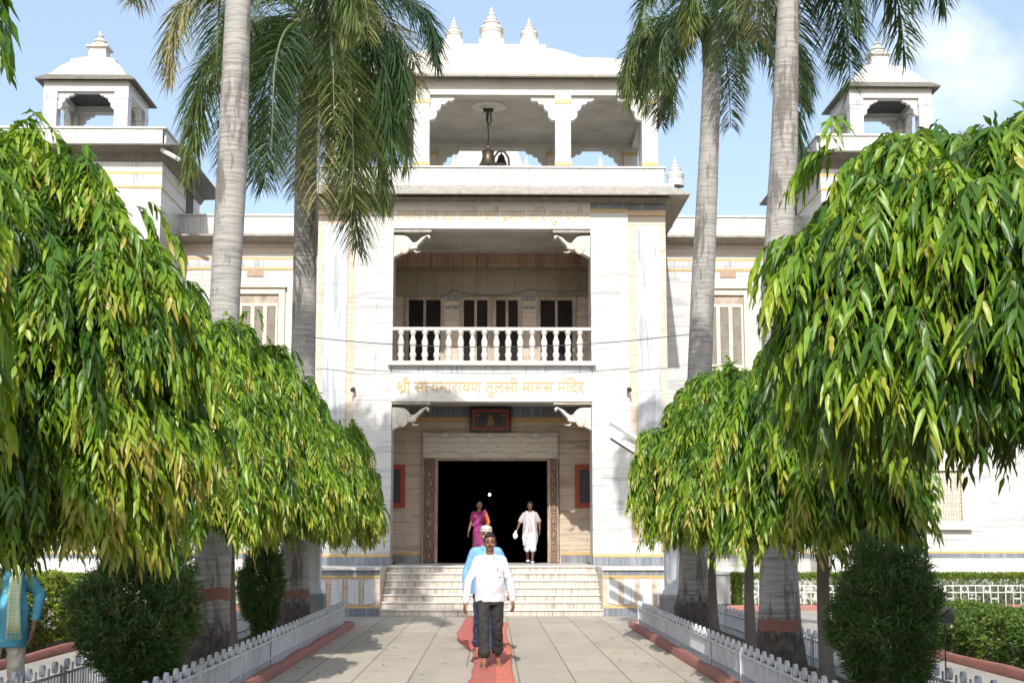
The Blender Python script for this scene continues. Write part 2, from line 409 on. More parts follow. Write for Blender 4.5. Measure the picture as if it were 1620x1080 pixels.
def copy_tree(o, parent=None):
    c = o.copy(); COL.objects.link(c)
    if parent is not None: c.parent = parent
    for ch in list(o.children): copy_tree(ch, c)
    return c
def place(o, loc): o.location = loc; W[o.name] = Vector(loc); return o

def raw_mesh(name, V, Q, tone, mat, parent, loc=None):
    """numpy verts (n,3), quads (m,4), tone per vertex"""
    o0 = wloc(parent) if parent is not None else Vector(loc or (0, 0, 0))
    V = V - np.array(o0)
    me = bpy.data.meshes.new(name)
    me.vertices.add(len(V)); me.vertices.foreach_set('co', V.astype(np.float32).ravel())
    me.loops.add(Q.size); me.loops.foreach_set('vertex_index', Q.astype(np.int32).ravel())
    me.polygons.add(len(Q)); me.polygons.foreach_set('loop_start', np.arange(0, Q.size, 4, dtype=np.int32))
    me.polygons.foreach_set('loop_total', np.full(len(Q), 4, dtype=np.int32))
    me.update(calc_edges=True)
    a = me.attributes.new('tone', 'FLOAT', 'POINT'); a.data.foreach_set('value', tone.astype(np.float32))
    me.polygons.foreach_set('use_smooth', np.ones(len(Q), dtype=bool))
    me.materials.append(mat)
    o = bpy.data.objects.new(name, me); COL.objects.link(o)
    if parent is not None: o.parent = parent
    else: o.location = o0; W[o.name] = o0.copy()
    return o
def unit(a): return a / np.maximum(np.linalg.norm(a, axis=1, keepdims=True), 1e-9)
def leaves(B, D, Ln, Wd, droop, tone, segs=4, fold=.25, wave=.0, roll=.4, tipw=.0, ruffle=0.):
    """returns verts, quads, tone for blades: three vertices per ring, drooping along their length"""
    n = len(B); D = unit(D)
    up = np.tile(np.array([[0, 0, 1.]]), (n, 1)) + RNG.normal(0, roll, (n, 3))
    Sd = unit(np.cross(D, up)); Nn = np.cross(Sd, D)
    t = np.linspace(0, 1, segs + 1)
    prof = np.sin(np.pi * np.clip(t, 0, 1) ** .68) ** .9; prof[0] = .12; prof[-1] = tipw
    V = np.zeros((n, segs + 1, 3, 3)); ph = RNG.uniform(0, 6.28, n)
    for k, tt in enumerate(t):
        c = B + D * (Ln * tt)[:, None]; c = c.copy(); c[:, 2] -= droop * Ln * tt * tt
        c += Nn * (wave * Ln * np.sin(ph + tt * 9))[:, None]
        wk = (Wd * prof[k] * .5)[:, None]
        ra = (np.sin(ph * 2 + k * 2.6) * ruffle)[:, None]; rb = (np.sin(ph * 3 + k * 2.9) * ruffle)[:, None]
        V[:, k, 0] = c - Sd * wk + Nn * wk * (fold + ra); V[:, k, 1] = c; V[:, k, 2] = c + Sd * wk + Nn * wk * (fold + rb)
    idx = np.arange(n)[:, None] * (3 * (segs + 1)); q = []
    for k in range(segs):
        a = 3 * k
        q.append(np.stack([idx[:, 0] + a, idx[:, 0] + a + 1, idx[:, 0] + a + 4, idx[:, 0] + a + 3], 1))
        q.append(np.stack([idx[:, 0] + a + 1, idx[:, 0] + a + 2, idx[:, 0] + a + 5, idx[:, 0] + a + 4], 1))
    tn = tone[:, None, None] + np.zeros((n, segs + 1, 3))
    return V.reshape(-1, 3), np.concatenate(q), np.clip(tn.reshape(-1), 0, 1)
def join_np(parts):
    V = []; Q = []; T = []; o = 0
    for v, q, t in parts: V.append(v); Q.append(q + o); T.append(t); o += len(v)
    return np.concatenate(V), np.concatenate(Q), np.concatenate(T)
# ------------------------------------------------------------------ ground
g = MB(); n = 40
g.box(-900, 900, -60, 1800, -.4, -.012)
tag(g.build('ground', M['soil']), kind='structure')
tag(MB().box(-2.60, 2.60, -4, 31.40, -.3, 0).build('path', M['paving']), kind='structure')
for s in (-1, 1):
    a, b = sorted((s * 2.76, s * 4.18)); tag(MB().box(a, b, -4, 27.45, -.3, .035).build('planting_strip', M['soil']), kind='structure')
    a, b = sorted((s * 4.30, s * 6.18)); tag(MB().box(a, b, -4, 31.40, -.3, .004).build('side_path', M['concrete']), kind='structure')
    a, b = sorted((s * 2.60, s * 4.30)); tag(MB().box(a, b, 27.7, 31.4, -.3, .002).build('cross_path', M['concrete']), kind='structure')
    a, b = sorted((s * 6.18, s * 26)); tag(MB().box(a, b, 25.2, 34.0, -.3, -.002).build('cross_path', M['concrete']), kind='structure')
    k = MB()
    def kerb(pts):      # rounded kerb, swept
        k = MB(); prof = [(-.065, 0), (-.065, .075), (-.04, .11), (.04, .11), (.065, .075), (.065, 0)]
        rr = []
        for i, p in enumerate(pts):
            a_ = Vector(pts[max(i - 1, 0)]); b_ = Vector(pts[min(i + 1, len(pts) - 1)]); d = (b_ - a_).normalized(); sx = Vector((d.y, -d.x))
            rr.append([(p[0] + sx.x * x, p[1] + sx.y * x, z - .05 if z == 0 else z + .012 * math.sin(i * 1.7)) for x, z in prof])
        k.rings(rr); return k
    def line(x0, y0, x1, y1, n): return [(x0 + (x1 - x0) * i / n + .012 * math.sin(i * 2.3 + x0), y0 + (y1 - y0) * i / n) for i in range(n + 1)]
    tag(kerb(line(s * 2.67, -4, s * 2.67, 27.55, 40)).build('kerb', M['kerb'], smooth=True), kind='structure')
    tag(kerb([(s * 2.67, 27.56), (s * 3.4, 27.6), (s * 4.25, 27.56)]).build('kerb', M['kerb'], smooth=True), kind='structure')
    tag(kerb(line(s * 4.24, -4, s * 4.24, 27.45, 40)).build('kerb', M['kerb'] if s < 0 else M['plinth'], smooth=True), kind='structure')
    tag(kerb(line(s * 6.27, -4, s * 6.27, 24.3, 30) + [(s * 6.35, 24.8), (s * 6.6, 25.1), (s * 7.2, 25.2)] + line(s * 8, 25.2, s * 26, 25.2, 12)).build('kerb', M['kerb'], smooth=True), kind='structure')
    tag(kerb(line(s * 5.6, 34.2, s * 26, 34.2, 14)).build('kerb', M['kerb'], smooth=True), kind='structure')

# ------------------------------------------------------------------ temple
YF, YB, YW, YT = 34.0, 37.5, 38.5, 36.0
tem = thing('temple', 'white marble temple with a balcony over its dark doorway and a bell pavilion on top', 'temple', (0, 34, 0))
SPLIT = {'kiosk_bracket', 'porch_wall_base', 'gold_band', 'pillar_band', 'jamb_edging', 'dark_band', 'door_frame'}
def islands(mb):
    n = len(mb.v); par = list(range(n))
    def find(a):
        while par[a] != a: par[a] = par[par[a]]; a = par[a]
        return a
    for f in mb.f:
        for i in f[1:]: par[find(i)] = find(f[0])
    g = {}
    for f in mb.f: g.setdefault(find(f[0]), []).append(f)
    out = []
    for fs in g.values():
        ids = sorted({i for f in fs for i in f}); mp_ = {a: b for b, a in enumerate(ids)}
        m = MB(); m.v = [mb.v[i] for i in ids]; m.f = [tuple(mp_[i] for i in f) for f in fs]; out.append(m)
    return out
def part(name, mb, mat, parent=tem, **k):
    mt = M[mat] if isinstance(mat, str) else mat
    if name in SPLIT:
        for m in islands(mb): o = m.build(name, mt, parent, **k)
        return o
    return mb.build(name, mt, parent, **k)
XI, XO, XE = 2.40, 3.32, 4.25
LAND = 1.05
z_lin2b = zz(635, YF); z_lin2t = zz(590, YF); z_led_b = zz(577.5, 33.85); z_led_t = zz(573, 33.85)
z_open = zz(362, YF); z_frt = zz(320, YF)
z_floor = z_led_t
for s in (-1, 1):
    a, b = sorted((s * XI, s * XO)); part('pillar', MB().box(a, b, YF, YF + .9, LAND, z_open + .0), 'marble')
    part('pillar_head', MB().box(a, b, YF, YF + .9, z_open, z_frt - .002), 'marble_plain')
    a, b = sorted((s * XO, s * XE)); part('side_pilaster', MB().box(a, b, YF + .12, YB + .9, LAND, z_frt - .3), 'marble_beige')
    a, b = sorted((s * (XO + .20), s * (XE - .14))); part('veined_panel', MB().box(a, b, YF + .09, YF + .15, LAND + .5, z_frt - .55), 'marble_blue')
    # bands of the pilaster head
    a, b = sorted((s * (XO + .0), s * XE)); part('pilaster_head', MB().box(a, b, YF + .05, YB, z_frt - .3, z_frt - .004), 'orange')
    part('dark_band', MB().box(a, b, YF + .03, YF + .06, zz(331, YF), z_frt - .01), 'black_marble')
    a, b = sorted((s * XI, s * XO)); part('dark_band', MB().box(a, b, YF - .012, YF + .01, zz(330, YF), z_frt - .012), 'black_marble')
    part('gold_band', MB().box(a, b, YF - .010, YF + .01, zz(336, YF), zz(330, YF) - .002), 'gold')
    # base bands
    a, b = sorted((s * XI, s * XE)); part('dark_band', MB().box(a, b, YF - .012, YF + .1, LAND, LAND + .19), 'black_marble')
    part('gold_band', MB().box(a, b, YF - .016, YF + .1, LAND + .192, LAND + .262), 'gold')
    part('skirting_block', MB().box(*sorted((s * XO, s * XE)), YF + .02, YF + .2, LAND + .262, LAND + .5), 'marble')
XB = 3.2
# porch: back wall with the doorway, side walls, ceiling
DX0, DX1 = xx(690.5, 800, YB), xx(868, 800, YB); DZ = zz(728.5, YB)
z_pc = zz(643, YB)
wl = MB().box(-XB, DX0 - .36, YB, YB + .3, LAND, z_pc).box(DX1 + .28, XB, YB, YB + .3, LAND, z_pc).box(DX0 - .36, DX1 + .28, YB, YB + .3, DZ, z_pc)
part('porch_wall', wl, 'marble_brown')
part('porch_wall_base', MB().box(-XB, DX0 - .4, YB - .02, YB + .0, LAND, LAND + .2).box(DX1 + .32, XB, YB - .02, YB + .0, LAND, LAND + .2), 'black_marble')
part('gold_band', MB().box(-XB, DX0 - .4, YB - .024, YB + .0, LAND + .203, LAND + .27).box(DX1 + .32, XB, YB - .024, YB + .0, LAND + .203, LAND + .27), 'gold')
part('dark_band', MB().box(-XB, XB, YB - .022, YB, zz(660, YB), z_pc - .002), 'black_marble')
part('gold_band', MB().box(-XB, XB, YB - .02, YB, zz(667, YB), zz(660, YB) - .002), 'gold')
part('ceiling', MB().box(-XB, XB, YF + .42, YB + .3, z_pc, z_pc + .2), 'plaster_grey')
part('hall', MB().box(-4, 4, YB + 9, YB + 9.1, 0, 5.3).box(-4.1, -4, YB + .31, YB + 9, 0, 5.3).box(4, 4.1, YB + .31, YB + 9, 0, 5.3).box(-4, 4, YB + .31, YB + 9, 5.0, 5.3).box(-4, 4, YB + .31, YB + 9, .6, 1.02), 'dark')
# lintel over the door with bookmatched marble
lx0, lx1 = xx(669, 700, YB), xx(882.5, 700, YB); lz0, lz1 = zz(725, YB), zz(685, YB)
def bookmatch():
    m, t, b = new_mat('bookmatched_marble')
    sep = N(t, 'ShaderNodeSeparateXYZ'); t.links.new(t.nodes.new('ShaderNodeNewGeometry').outputs['Position'], sep.inputs[0])
    k = (lx1 - lx0) / 3
    a = N(t, 'ShaderNodeMath', operation='SUBTRACT'); t.links.new(sep.outputs['X'], a.inputs[0]); a.inputs[1].default_value = lx0 + k / 2 - 10 * k
    b1 = N(t, 'ShaderNodeMath', operation='PINGPONG'); t.links.new(a.outputs[0], b1.inputs[0]); b1.inputs[1].default_value = k / 2
    cb = N(t, 'ShaderNodeCombineXYZ'); t.links.new(b1.outputs[0], cb.inputs['X']); t.links.new(sep.outputs['Z'], cb.inputs['Z'])
    mpp = N(t, 'ShaderNodeMapping'); mpp.inputs['Rotation'].default_value = (0, R(-62), 0); mpp.inputs['Scale'].default_value = (1.1, 1, 6.5); t.links.new(cb.outputs[0], mpp.inputs['Vector'])
    n1 = noise(t, mpp.outputs['Vector'], 1.8, 5, .6, 1.5)
    col = mixc(t, ramp(t, n1, .50, .56, 0, .6), (.56, .52, .44), (.24, .22, .2)); n2 = noise(t, mpp.outputs['Vector'], 5, 4)
    col = mixc(t, ramp(t, n2, .5, .7, 0, .35), col, (.33, .29, .24))
    t.links.new(col, b.inputs['Base Color']); b.inputs['Roughness'].default_value = .3
    return m
M['book'] = bookmatch()
part('door_lintel', MB().box(lx0, lx1, YB - .14, YB + .01, lz0, lz1), 'book', bevel=.01)
part('door_frame', MB().box(DX0 - .02, DX0 + .03, YB - .05, YB + .28, LAND, DZ).box(DX1 - .03, DX1 + .02, YB - .05, YB + .28, LAND, DZ).box(DX0, DX1, YB - .05, YB + .28, DZ, DZ + .06), 'frame_wood')
# carved door leaves either side of the opening
for s, (a, b) in ((-1, (xx(669, 800, YB), DX0 - .02)), (1, (DX1 + .02, xx(882.5, 800, YB)))):
    leaf = part('carved_jamb', MB().box(a, b, YB - .10, YB + .02, LAND + .02, lz0 - .01), 'carved_brown')
    c = MB(); cx = (a + b) / 2; hw = (b - a) / 2 - .03; z = LAND + .16; k = 0
    while z < lz0 - .12:
        rr = hw * (.95 if k % 2 == 0 else .62); pts = []
        for i in range(19):
            th = i / 18 * 2 * math.pi * .93 + k
            pts.append((cx + rr * math.cos(th) * (1 - .25 * i / 18), YB - .115, z + rr * 1.25 * math.sin(th) * (1 - .25 * i / 18)))
        c.tube(pts, .011, 5); c.ell((cx + .03 * math.sin(k * 2), YB - .11, z), (hw * .34, .03, hw * .55), 10)
        z += rr * 2.0 + .05; k += 1
    part('carved_relief', c, 'carved_light', leaf, smooth='all')
    part('jamb_edging', MB().box(a - .012, a + .02, YB - .12, YB, LAND + .02, lz0 - .01).box(b - .02, b + .012, YB - .12, YB, LAND + .02, lz0 - .01), 'frame_wood', leaf)
# lintel band with the big inscription
part('name_lintel', MB().box(-XI - .02, XI + .02, YF - .03, YF + .42, z_lin2b, z_lin2t), 'marble_plain')
part('balcony_band', MB().box(-XI - .02, XI + .02, YF - .0, YF + .4, z_lin2t + .002, z_led_b - .001), 'marble_blue')
part('balcony_ledge', MB().box(-XI - .10, XI + .10, YF - .16, YF + .4, z_led_b, z_led_t), 'marble_plain', bevel=.012)
part('balcony_floor', MB().box(-XB, XB, YF + .4, YB + .3, z_pc + .2, z_floor - .01), 'marble_plain')
# railing
rail = part('balcony_railing', MB().box(-XI + .0, XI - .0, YF - .06, YF + .10, zz(523, YF), zz(518, YF)), 'marble_plain', bevel=.012)
bz0, bz1 = z_floor, zz(523, YF); H = bz1 - bz0
part('bottom_rail', MB().box(-XI, XI, YF - .04, YF + .09, bz0, bz0 + .05), 'marble_plain', rail)
bp = [(.075, .05), (.075, .09), (.055, .11), (.085, .20), (.088, .27), (.060, .34), (.062, .38), (.085, .60), (.086, .64), (.050, .78), (.045, .84), (.062, .86), (.062, .89), (.080, .91), (.080, 1.0)]
bp = [(r * .95, .05 + (q - .05) * H * 1.0 if q > .05 else .05) for r, q in bp]
b0 = None
for i in range(16):
    x = xx(634.4 + i * 18.87, 545, YF)
    if b0 is None:
        o_ = wloc(rail); b0 = MB().lathe((o_.x, o_.y, o_.z), bp, 14).build('baluster', M['marble_plain'], rail, smooth=True); o = b0
    else: o = b0.copy(); COL.objects.link(o)
    o.parent = rail; o.location = Vector((x, YF + .02, bz0)) - wloc(rail)
# loggia
zc = z_open + .10
part('loggia_wall', MB().box(-XB, XB, YB, YB + .3, z_floor - .01, zz(470, YB)), 'marble_brown')
part('loggia_wall_upper', MB().box(-XB, XB, YB, YB + .3, zz(470, YB) + .001, zz(422, YB)), 'marble_olive')
part('loggia_frieze', MB().box(-XB, XB, YB - .02, YB + .3, zz(422, YB) + .001, zc), 'marble_redbrown')
part('ceiling', MB().box(-XB, XB, YF + .4, YB + .3, zc, zc + .2), 'plaster_grey')
for s in (-1, 1):
    part('loggia_side_wall', MB().box(*sorted((s * (XB - .05), s * XB)), YF + .9, YB, z_floor, zc), 'marble_olive')
    part('porch_side_wall', MB().box(*sorted((s * (XB - .05), s * XB)), YF + .9, YB, LAND, z_pc), 'marble_beige')
part('string_course', MB().box(-XB, XB, YB - .05, YB, zz(433, YB), zz(429, YB)), 'marble_olive')
for (a, b, two) in ((641, 703, 1), (728, 777, 1), (779, 825, 1), (849, 911, 1)):
    x0, x1 = xx(a, 500, YB), xx(b, 500, YB); z0, z1 = z_floor, zz(470, YB)
    fr = .10
    d = part('balcony_door', MB().box(x0, x0 + fr, YB - .07, YB + .0, z0, z1).box(x1 - fr, x1, YB - .07, YB, z0, z1).box(x0 + fr, x1 - fr, YB - .07, YB, z1 - fr * .9, z1).box(x0 + fr, x1 - fr, YB - .05, YB, z0 + .28, z0 + .46), 'frame_wood', bevel=.008)
    part('door_panes', MB().box(x0 + fr, x1 - fr, YB - .03, YB - .01, z0, z1 - fr * .9), 'pane', d)
    xm = (x0 + x1) / 2; part('centre_stile', MB().box(xm - .035, xm + .035, YB - .062, YB - .03, z0, z1 - fr * .9), 'frame_wood', d)
for (a, b) in ((704, 727), (826, 848)):
    x0, x1 = xx(a, 500, YB), xx(b, 500, YB)
    part('dark_band', MB().box(x0 + .02, x1 - .02, YB - .015, YB, zz(476, YB), zz(468.5, YB)), 'black_marble')
    part('dark_band', MB().box(x0 + .02, x1 - .02, YB - .015, YB, zz(489, YB), zz(484, YB)), 'black_marble')
# frieze, cornice, parapet above the opening
part('frieze', MB().box(-XI, XI, YF - .02, YF + .4, z_open, z_frt - .001), 'marble_plain')
ze = zz(303, 33.35); zt = zz(316, YF - .1)
ci = [(-XE - .05, XE + .05, YF - .10, YB + 3.6), (-XE - .52, XE + .52, YF - .62, YB + 4)]
part('cornice_mould', MB().box(-XE - .04, XE + .04, YF - .09, YB + 3, z_frt, zt + .05).box(-XE - .1, XE + .1, YF - .16, YB + 3, zz(318, YF) + .02, zz(314, YF)), 'eave')
part('cornice', MB().rect_loft([(-XE - .12, XE + .12, YF - .2, YB + 3.2, zt + .10), (-XE - .52, XE + .52, YF - .62, YB + 3.6, ze - .05), (-XE - .52, XE + .52, YF - .62, YB + 3.6, ze), (-XE - .1, XE + .1, YF - .15, YB + 3.1, ze + .28)]), 'eave')
zp1 = zz(266, YF - .15)
for nm, bx in (('parapet', (-XE + .05, XE - .05, YF - .16, YF + .02)),):
    part(nm, MB().box(*bx, ze + .1, zp1), 'marble_v')
part('parapet', MB().box(XE - .23, XE - .05, YF + .02, YB + 3, ze + .1, zp1).box(-XE + .05, -XE + .23, YF + .02, YB + 3, ze + .1, zp1), 'marble_v')
part('coping', MB().box(-XE + .0, XE - .0, YF - .20, YF + .06, zp1, zp1 + .045), 'marble_plain', bevel=.008)
part('terrace', MB().box(-XE + .23, XE - .23, YF + .02, YB + 3.0, ze, ze + .3), 'marble_plain')
part('upper_wall', MB().box(-XE, XE, YB + .3, YB + 3, 5.31, z_frt), 'marble_beige')
for s in (-1, 1): part('rear_side_wall', MB().box(*sorted((s * 4.12, s * XE)), YB + .9, YB + 6, 0, z_frt), 'marble_beige')
# lotus veining on the parapet
lt = MB(); cx, cz_ = 0, zz(280, YF - .17)
for a in (-.24, -.12, 0, .12, .24):
    pts = [(cx + a * 1.4 + (a * 1.2 + .0) * math.sin(t * math.pi) * .6, YF - .165, cz_ - .18 + .42 * t) for t in [i / 8 for i in range(9)]]
    lt.tube(pts, .006, 4)
part('lotus_inlay', lt, 'shutter')

# elephant brackets
EL = [(92, 280), (150, 279), (180, 284), (200, 295), (215, 312), (225, 326), (236, 333), (252, 330), (270, 318), (288, 300), (303, 290), (318, 284), (332, 277), (345, 274), (356, 279), (362, 290), (359, 302), (349, 308), (340, 302), (341, 294), (334, 291), (324, 299), (312, 311), (300, 325), (288, 338), (275, 350), (268, 366), (263, 380), (248, 384), (230, 386), (205, 388), (192, 396), (182, 392), (165, 404), (150, 418), (128, 430), (110, 438), (92, 444)]
def elephant(s, v0):
    k = 1 / 4.5
    zt_ = zz(v0, YF)
    pts = [(s * (XI - (x - 92) * k / 66.6 * 1.0), zt_ - (y - 262) * k / 66.6) for x, y in EL]
    m = MB(); n = len(pts); cxm = sum(p[0] for p in pts) / n; czm = sum(p[1] for p in pts) / n
    lay = []
    for yy, sh in ((.02, .82), (.05, .94), (.10, 1.0), (.22, 1.0), (.28, .94), (.31, .82)):
        ring = []
        for i, p in enumerate(pts):
            a = pts[i - 1]; b = pts[(i + 1) % n]; d = Vector((b[0] - a[0], b[1] - a[1])).normalized(); nn = Vector((d.y, -d.x))
            if (Vector((cxm, czm)) - Vector(p)).dot(nn) < 0: pass
            off = (1 - sh) * .10 * (1 if s > 0 else -1)
            ring.append((p[0] + nn.x * off * -1, YF + yy, p[1] + nn.y * off * -1))
        lay.append(ring)
    m.rings(lay)
    o = part('elephant_bracket', m, 'cream', smooth=True)
    ex = s * (XI - .62 * .62); ez = zt_ - .36
    part('ear', MB().ell((s * (XI - .26), YF + .02, zt_ - .34), (.14, .05, .20), 14), 'cream', o, smooth='all')
    part('eye', MB().ell((s * (XI - .44), YF + .03, zt_ - .27), (.022, .02, .016), 8), 'iron', o, smooth='all')
    part('tusk', MB().tube([(s * (XI - .50), YF + .02, zt_ - .46), (s * (XI - .57), YF - .01, zt_ - .50), (s * (XI - .66), YF - .02, zt_ - .47)], [.022, .017, .006], 8), 'cream', o, smooth='all')
    part('abacus', MB().box(*sorted((s * XI, s * (XI - .92))), YF - .0, YF + .36, zt_ + .01, zt_ + .07), 'eave', o)
for s in (-1, 1): elephant(s, 368); elephant(s, 640)

# stairs and plinths
st = part('staircase', MB().box(-2.42, 2.42, 31.40 + 6 * .3, YB + .3, -.1, LAND - .035), 'step_riser')
part('landing', MB().box(-2.42, 2.42, 31.36 + 6 * .3, YB + .3, LAND - .035, LAND), 'step_tread', st, bevel=.006)
for i in range(6):
    y = 31.40 + i * .3; z = (i + 1) * .15
    part('step', MB().box(-2.42, 2.42, y, 31.4 + 6 * .3 - .0, z - .15, z - .035), 'step_riser', st)
    part('tread', MB().box(-2.42, 2.42, y - .035, y + .3, z - .034, z), 'step_tread', st, bevel=.006)
for s in (-1, 1):
    X2 = 4.9
    pl = part('plinth', MB().box(*sorted((s * 2.425, s * X2)), 31.40, YF + .0, -.1, LAND - .07), 'marble_beige')
    part('plinth_slab', MB().box(*sorted((s * 2.405, s * (X2 + .04))), 31.33, YF + .12, LAND - .068, LAND - .004), 'marble_plain', pl, bevel=.008)
    part('dark_band', MB().box(*sorted((s * 2.44, s * X2)), 31.385, 31.41, .0, .17), 'black_marble', pl)
    part('dark_band', MB().box(*sorted((s * 2.44, s * X2)), 31.385, 31.41, LAND - .17, LAND - .072), 'black_marble', pl)
    part('gold_band', MB().box(*sorted((s * 2.44, s * X2)), 31.382, 31.41, .172, .225).box(*sorted((s * 2.44, s * X2)), 31.382, 31.41, LAND - .225, LAND - .172), 'gold', pl)
    k = 0; x = 2.50
    while x < X2 - .3:
        z0, z1 = .24, LAND - .24
        e = .045 if k % 2 else -.045
        a = [(x + .02, z0 + (.0 if k % 2 else .05)), (x + .27, z0 + (.05 if k % 2 else 0)), (x + .27, z1 - (.0 if k % 2 else .06)), (x + .02, z1 - (.06 if k % 2 else .0))]
        part('facing_panel', MB().prism([(s * p[0], p[1]) for p in a], 31.37, 31.41), 'panel_white', pl)
        part('panel_gap', MB().box(*sorted((s * (x + .285), s * (x + .345))), 31.378, 31.41, z0, z1), 'marble_brown', pl)
        x += .36; k += 1

# wings
zwp = zz(343, YW - .1); zwe = zz(372, YW - .6)
for s in (-1, 1):
    wing = part('wing_wall', MB().box(*sorted((s * XE, s * 9.2)), YW, YW + 5, 0, zwp - .1), 'marble')
    part('parapet', MB().box(*sorted((s * (XE + .0), s * 9.2)), YW - .10, YW + .0, zwe + .08, zwp), 'marble_v', wing)
    part('coping', MB().box(*sorted((s * (XE + .0), s * 9.2)), YW - .14, YW + .04, zwp, zwp + .05), 'marble_plain', wing)
    part('eave', MB().prism([(YW - .62, zwe - .04), (YW - .62, zwe + .01), (YW - .08, zwe + .14), (YW, zwe + .14), (YW, zwe - .12), (YW - .1, zwe - .12)], *sorted((s * XE, s * 9.2)), axis='X'), 'eave', wing)
    part('eave_shade_strip', MB().box(*sorted((s * XE, s * 9.2)), YW - .02, YW, zz(401, YW), zwe - .12), 'marble_beige', wing)  # beige strip standing in for the shade under the eave
    part('gold_band', MB().box(*sorted((s * XE, s * 9.2)), YW - .022, YW, zz(412, YW), zz(408, YW)), 'gold', wing)
    part('dark_band', MB().box(*sorted((s * XE, s * 9.2)), YW - .018, YW, zz(424, YW), zz(412, YW) - .002), 'marble_blue', wing)
    part('gold_band', MB().box(*sorted((s * XE, s * 9.2)), YW - .022, YW, zz(428, YW), zz(424, YW) - .002), 'gold', wing)
    part('vent', MB().box(*sorted((s * 6.28, s * 6.72)), YW - .03, YW, zz(438, YW), zz(426, YW) + .0), 'carved_light', wing)
    x0, x1 = 5.66, 7.08; z0, z1 = zz(582, YW), zz(457, YW)
    wn = part('window', MB().box(*sorted((s * x0, s * (x0 + .17))), YW - .09, YW, z0, z1).box(*sorted((s * (x1 - .17), s * x1)), YW - .09, YW, z0, z1).box(*sorted((s * (x0 + .17), s * (x1 - .17))), YW - .09, YW, z1 - .17, z1), 'cream', wing, bevel=.01)
    part('sill', MB().box(*sorted((s * (x0 - .06), s * (x1 + .06))), YW - .16, YW, z0 - .08, z0), 'cream', wn, bevel=.01)
    part('hood', MB().box(*sorted((s * (x0 - .04), s * (x1 + .04))), YW - .16, YW, z1, z1 + .05), 'cream', wn, bevel=.01)
    part('window_opening', MB().box(*sorted((s * (x0 + .17), s * (x1 - .17))), YW - .012, YW, z0, z1 - .17), 'frame_wood', wn)
    m = MB(); mf = MB(); a0, a1 = x0 + .2, x1 - .2; cw = (a1 - a0) / 3
    for c_ in range(3):
        xa = a0 + c_ * cw; xb = xa + cw
        mf.box(*sorted((s * xa, s * (xa + .05))), YW - .05, YW - .013, z0 + .02, z1 - .42).box(*sorted((s * (xb - .05), s * xb)), YW - .05, YW - .013, z0 + .02, z1 - .42)
        mf.box(*sorted((s * (xa + .05), s * (xb - .05))), YW - .05, YW - .013, z0 + .02, z0 + .10).box(*sorted((s * (xa + .05), s * (xb - .05))), YW - .05, YW - .013, z1 - .50, z1 - .42)
        zz_ = z0 + .13
        while zz_ < z1 - .52:
            m.obox((s * (xa + xb) / 2, YW - .03, zz_), Vector((1, 0, 0)), Vector((0, .8, -.6)), Vector((0, .6, .8)), cw / 2 - .05, .022, .005); zz_ += .062
    sh = part('shutter', m, 'shutter', wn); part('shutter_frame', mf, 'cream', wn)
    # podium in front
    part('podium', MB().box(*sorted((s * (XE + .65), s * 8.6)), YW - 1.2, YW, 0, .75), 'marble_v', wing)
    part('podium_slab', MB().box(*sorted((s * (XE + .65), s * 8.6)), YW - 1.26, YW, .75, .81), 'marble_plain', wing, bevel=.01)
    part('dark_band', MB().box(*sorted((s * XE, s * 8.6)), YW - .02, YW, zz(882, YW), zz(875, YW)), 'black_marble', wing)
    part('gold_band', MB().box(*sorted((s * XE, s * 8.6)), YW - .022, YW, zz(875, YW) + .002, zz(871.5, YW)), 'gold', wing)

# corner towers with their kiosks
def scallop(mb, x, z, dx, dz, y0, y1, s):
    """cusped bracket; corner at (x, z), reaching dx sideways (sign s) and dz down"""
    base = [(1.0, .12), (.74, .20), (.46, .36), (.26, .66), (.16, 1.0)]
    pts = [(0, 0), (dx, 0), (dx, -.12 * dz)]
    for (ax, az), (bx_, bz_) in zip(base, base[1:]):
        ddx, ddz = bx_ - ax, bz_ - az; Ld = math.hypot(ddx, ddz)
        for q in range(1, 9):
            f = q / 8; bl = .20 * math.sin(math.pi * f) * Ld
            pts.append(((ax + ddx * f + ddz / Ld * bl) * dx, -(az + ddz * f - ddx / Ld * bl) * dz))
    pts += [(.05 * dx, -1.04 * dz), (0, -1.04 * dz)]
    mb.prism([(x + s * p[0], z + p[1]) for p in pts], y0, y1)
def scallop_side(mb, y, z, dy, dz, x0, x1, s):
    t = MB(); scallop(t, y, z, dy, dz, x0, x1, s)
    mb.add([(v[1], v[0], v[2]) for v in t.v], t.f)
def finial(parent, c, h, r, name='finial', mat='roof_white'):
    p = [(1.05, 0), (1.05, .02), (.92, .03), (.92, .26), (.98, .28), (1.0, .30), (.90, .33), (.98, .36), (1.0, .40), (.84, .46), (.62, .51), (.62, .53), (.70, .545), (.70, .57), (.50, .61), (.38, .65), (.44, .665), (.44, .69), (.30, .73), (.20, .77), (.26, .79), (.24, .83), (.10, .88), (.10, .91), (.13, .93), (.02, 1.0)]
    return MB().lathe(c, [(a * r, b * h) for a, b in p], 20).build(name, M[mat], parent, smooth=True)
